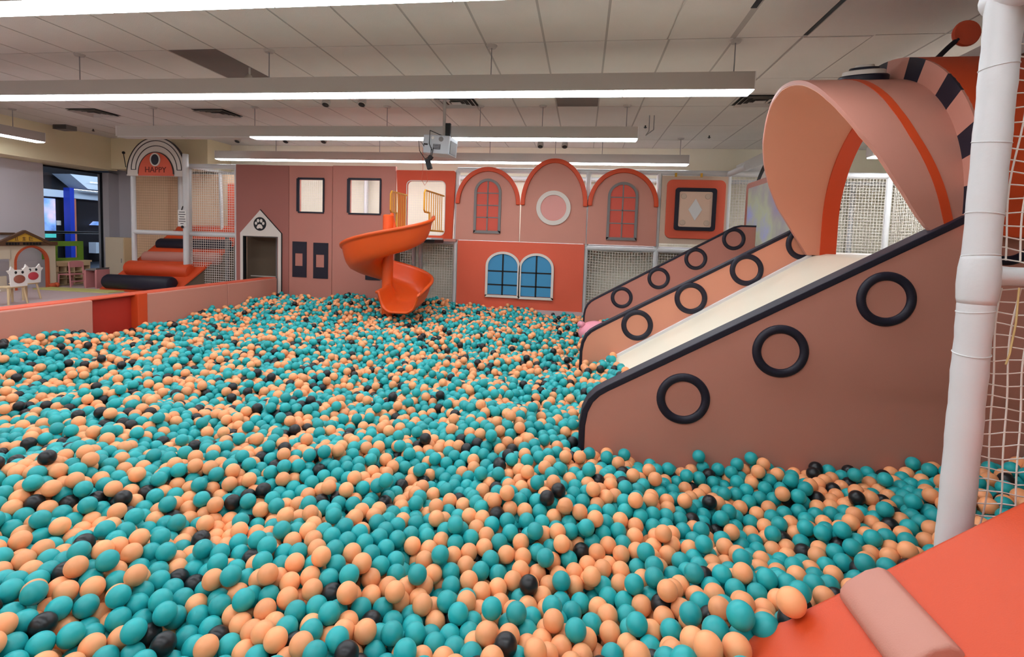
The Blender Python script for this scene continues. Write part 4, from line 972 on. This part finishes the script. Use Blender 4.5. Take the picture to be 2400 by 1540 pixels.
def bounds_fix(P):
    P[:, 0] = np.maximum(P[:, 0], -6.2+RB); P[:, 1] = np.clip(P[:, 1], .95, 9.5-RB)
    for yp, t in ((3.41, .066), (5.6, .056), (8.05, .056)):
        m_ = (np.abs(P[:, 1]-yp) < t+RB) & (P[:, 0] > 0)
        P[m_, 1] = np.where(P[m_, 1] < yp, yp-t-RB, yp+t+RB)
    m_ = (P[:, 1] < 3.4) & (P[:, 0] > 3.4); P[m_, 0] = 3.4
    dx, dy = P[:, 0]-1.14, P[:, 1]-1.62; r_ = np.hypot(dx, dy); m_ = r_ < .06+RB
    P[m_, 0] = 1.14+dx[m_]/r_[m_]*(.06+RB); P[m_, 1] = 1.62+dy[m_]/r_[m_]*(.06+RB)
    P[:, 2] = np.maximum(P[:, 2], hfloor(P[:, 0], P[:, 1]))
ITER = 120
for it in range(ITER):
    if it % 3 == 0: I, J = pairs(X, D*1.25)
    X[:, 2] -= .0035 if it < ITER-40 else .001
    d = X[I]-X[J]; L = np.sqrt((d*d).sum(1))+1e-9; pen = D-L; q = pen > 0
    i_, j_ = I[q], J[q]; c_ = d[q]/L[q][:, None]*(pen[q]*.5)[:, None]
    acc = np.zeros_like(X)
    for a in range(3):
        acc[:, a] = np.bincount(i_, c_[:, a], N)-np.bincount(j_, c_[:, a], N)
    cnt = np.bincount(i_, minlength=N)+np.bincount(j_, minlength=N)
    X += acc*(1.5/np.maximum(cnt, 1.5))[:, None]*1.2
    bounds_fix(X)
# keep clear of the slide run-out and the toy
ex = np.zeros(N, bool)
dxy = np.hypot(X[:, 0]-AX, X[:, 1]-AY)
near_run = (X[:, 0] > AX+.02) & (X[:, 0] < AX+.88) & (X[:, 1] > AY-.56) & (X[:, 1] < AY+.9) & (X[:, 2] > .38); ex |= near_run
ex |= (X[:, 1] < 1.54) & (X[:, 0] > .70)
ex |= (((X[:, 0]-.25)/.30)**2+((X[:, 1]-7.4)/.24)**2+((X[:, 2]-.40)/.22)**2) < 1
X = X[~ex]; N = len(X)
colr = rng.random(N); colr = np.where(colr < .52, 0, np.where(colr < .915, 1, 2))
# find the balls that show largest: coarse id buffer
rel = X-np.array([0, 0, ZC]); cz = rel@A_F; u = (CX+F_PX*(rel@A_R)/cz)/4; v = (CY+F_PX*(rel@A_D)/cz)/4; rp_ = F_PX*RB/cz/4
buf = np.full((385, 600), -1, np.int64)
vis = np.where((cz > .3) & (u > -12) & (u < 612) & (v > -12) & (v < 397))[0]
for i in vis[np.argsort(-cz[vis])]:
    r_ = rp_[i]; x0, x1, y0, y1 = int(max(0, u[i]-r_)), int(min(599, u[i]+r_)), int(max(0, v[i]-r_)), int(min(384, v[i]+r_))
    if x1 < x0 or y1 < y0: continue
    buf[y0:y1+1, x0:x1+1] = np.where(((np.arange(x0, x1+1)[None, :]-u[i])**2+(np.arange(y0, y1+1)[:, None]-v[i])**2) <= r_*r_, i, buf[y0:y1+1, x0:x1+1])
seen = np.bincount(buf[buf >= 0], minlength=N)
import bmesh
bm = bmesh.new(); bmesh.ops.create_icosphere(bm, subdivisions=4, radius=RB)
bme = bpy.data.meshes.new('ball'); bm.to_mesh(bme); bm.free()
bme.polygons.foreach_set('use_smooth', [True]*len(bme.polygons))
at = bme.attributes.new('ballpos', 'FLOAT_VECTOR', 'POINT'); co = np.empty(len(bme.vertices)*3); bme.vertices.foreach_get('co', co); at.data.foreach_set('vector', co)
NAMES = [('teal_ball', 'teal plastic ball in the near part of the ball pit', 'nearest teal balls', 'mass of teal plastic balls filling the rest of the pit'),
         ('peach_ball', 'peach orange plastic ball in the near part of the ball pit', 'nearest peach balls', 'mass of peach orange plastic balls filling the rest of the pit'),
         ('black_ball', 'black plastic ball in the near part of the ball pit', 'nearest black balls', 'mass of black plastic balls filling the rest of the pit')]
ROT = rng.uniform(0, 2*PI, (N, 3))
def ball_nodes(m):
    ng = bpy.data.node_groups.new('ball_instances', 'GeometryNodeTree')
    ng.interface.new_socket('Geometry', in_out='INPUT', socket_type='NodeSocketGeometry'); ng.interface.new_socket('Geometry', in_out='OUTPUT', socket_type='NodeSocketGeometry')
    n_ = ng.nodes; gi, go = n_.new('NodeGroupInput'), n_.new('NodeGroupOutput')
    ico = n_.new('GeometryNodeMeshIcoSphere'); ico.inputs['Radius'].default_value = RB; ico.inputs['Subdivisions'].default_value = 4
    ss = n_.new('GeometryNodeSetShadeSmooth'); st = n_.new('GeometryNodeStoreNamedAttribute'); st.data_type = 'FLOAT_VECTOR'; st.inputs['Name'].default_value = 'ballpos'
    ps = n_.new('GeometryNodeInputPosition'); sm = n_.new('GeometryNodeSetMaterial'); sm.inputs['Material'].default_value = m
    ip = n_.new('GeometryNodeInstanceOnPoints'); na = n_.new('GeometryNodeInputNamedAttribute'); na.data_type = 'FLOAT_VECTOR'; na.inputs['Name'].default_value = 'rot'
    er = n_.new('FunctionNodeEulerToRotation')
    l_ = ng.links.new
    l_(ico.outputs['Mesh'], ss.inputs[0]); l_(ss.outputs[0], st.inputs['Geometry']); l_(ps.outputs[0], st.inputs['Value']); l_(st.outputs[0], sm.inputs['Geometry'])
    l_(gi.outputs[0], ip.inputs['Points']); l_(sm.outputs[0], ip.inputs['Instance']); l_(na.outputs['Attribute'], er.inputs[0]); l_(er.outputs[0], ip.inputs['Rotation']); l_(ip.outputs[0], go.inputs[0])
    return ng
for c in range(3):
    ids = np.where(colr == c)[0]; ids = ids[np.argsort(-seen[ids])]
    nm, lb, gr, lb2 = NAMES[c]
    one, rest = ids[:300], ids[300:]
    one = one[seen[one] > 0]
    me = bme.copy(); me.materials.append(BALLM[c])
    for i in one:
        o = bpy.data.objects.new(nm, me); COL.objects.link(o); o.location = X[i]; o.rotation_euler = ROT[i]; o['label'] = lb; o['category'] = 'ball'; o['group'] = gr
    rest = np.setdiff1d(ids, one)
    pm = bpy.data.meshes.new(nm+'s'); pm.from_pydata([tuple(p) for p in X[rest]], [], []); pm.materials.append(BALLM[c])
    ra = pm.attributes.new('rot', 'FLOAT_VECTOR', 'POINT'); ra.data.foreach_set('vector', ROT[rest].ravel())
    o = bpy.data.objects.new(nm+'s', pm); COL.objects.link(o); tag(o, lb2, 'balls', kind='stuff')
    md = o.modifiers.new('balls', 'NODES'); md.node_group = ball_nodes(BALLM[c])
I, J = pairs(X, D); pen = D-np.sqrt(((X[I]-X[J])**2).sum(1)); print('balls', N, 'pen mean/95/max', pen.mean(), np.percentile(pen, 95), pen.max())
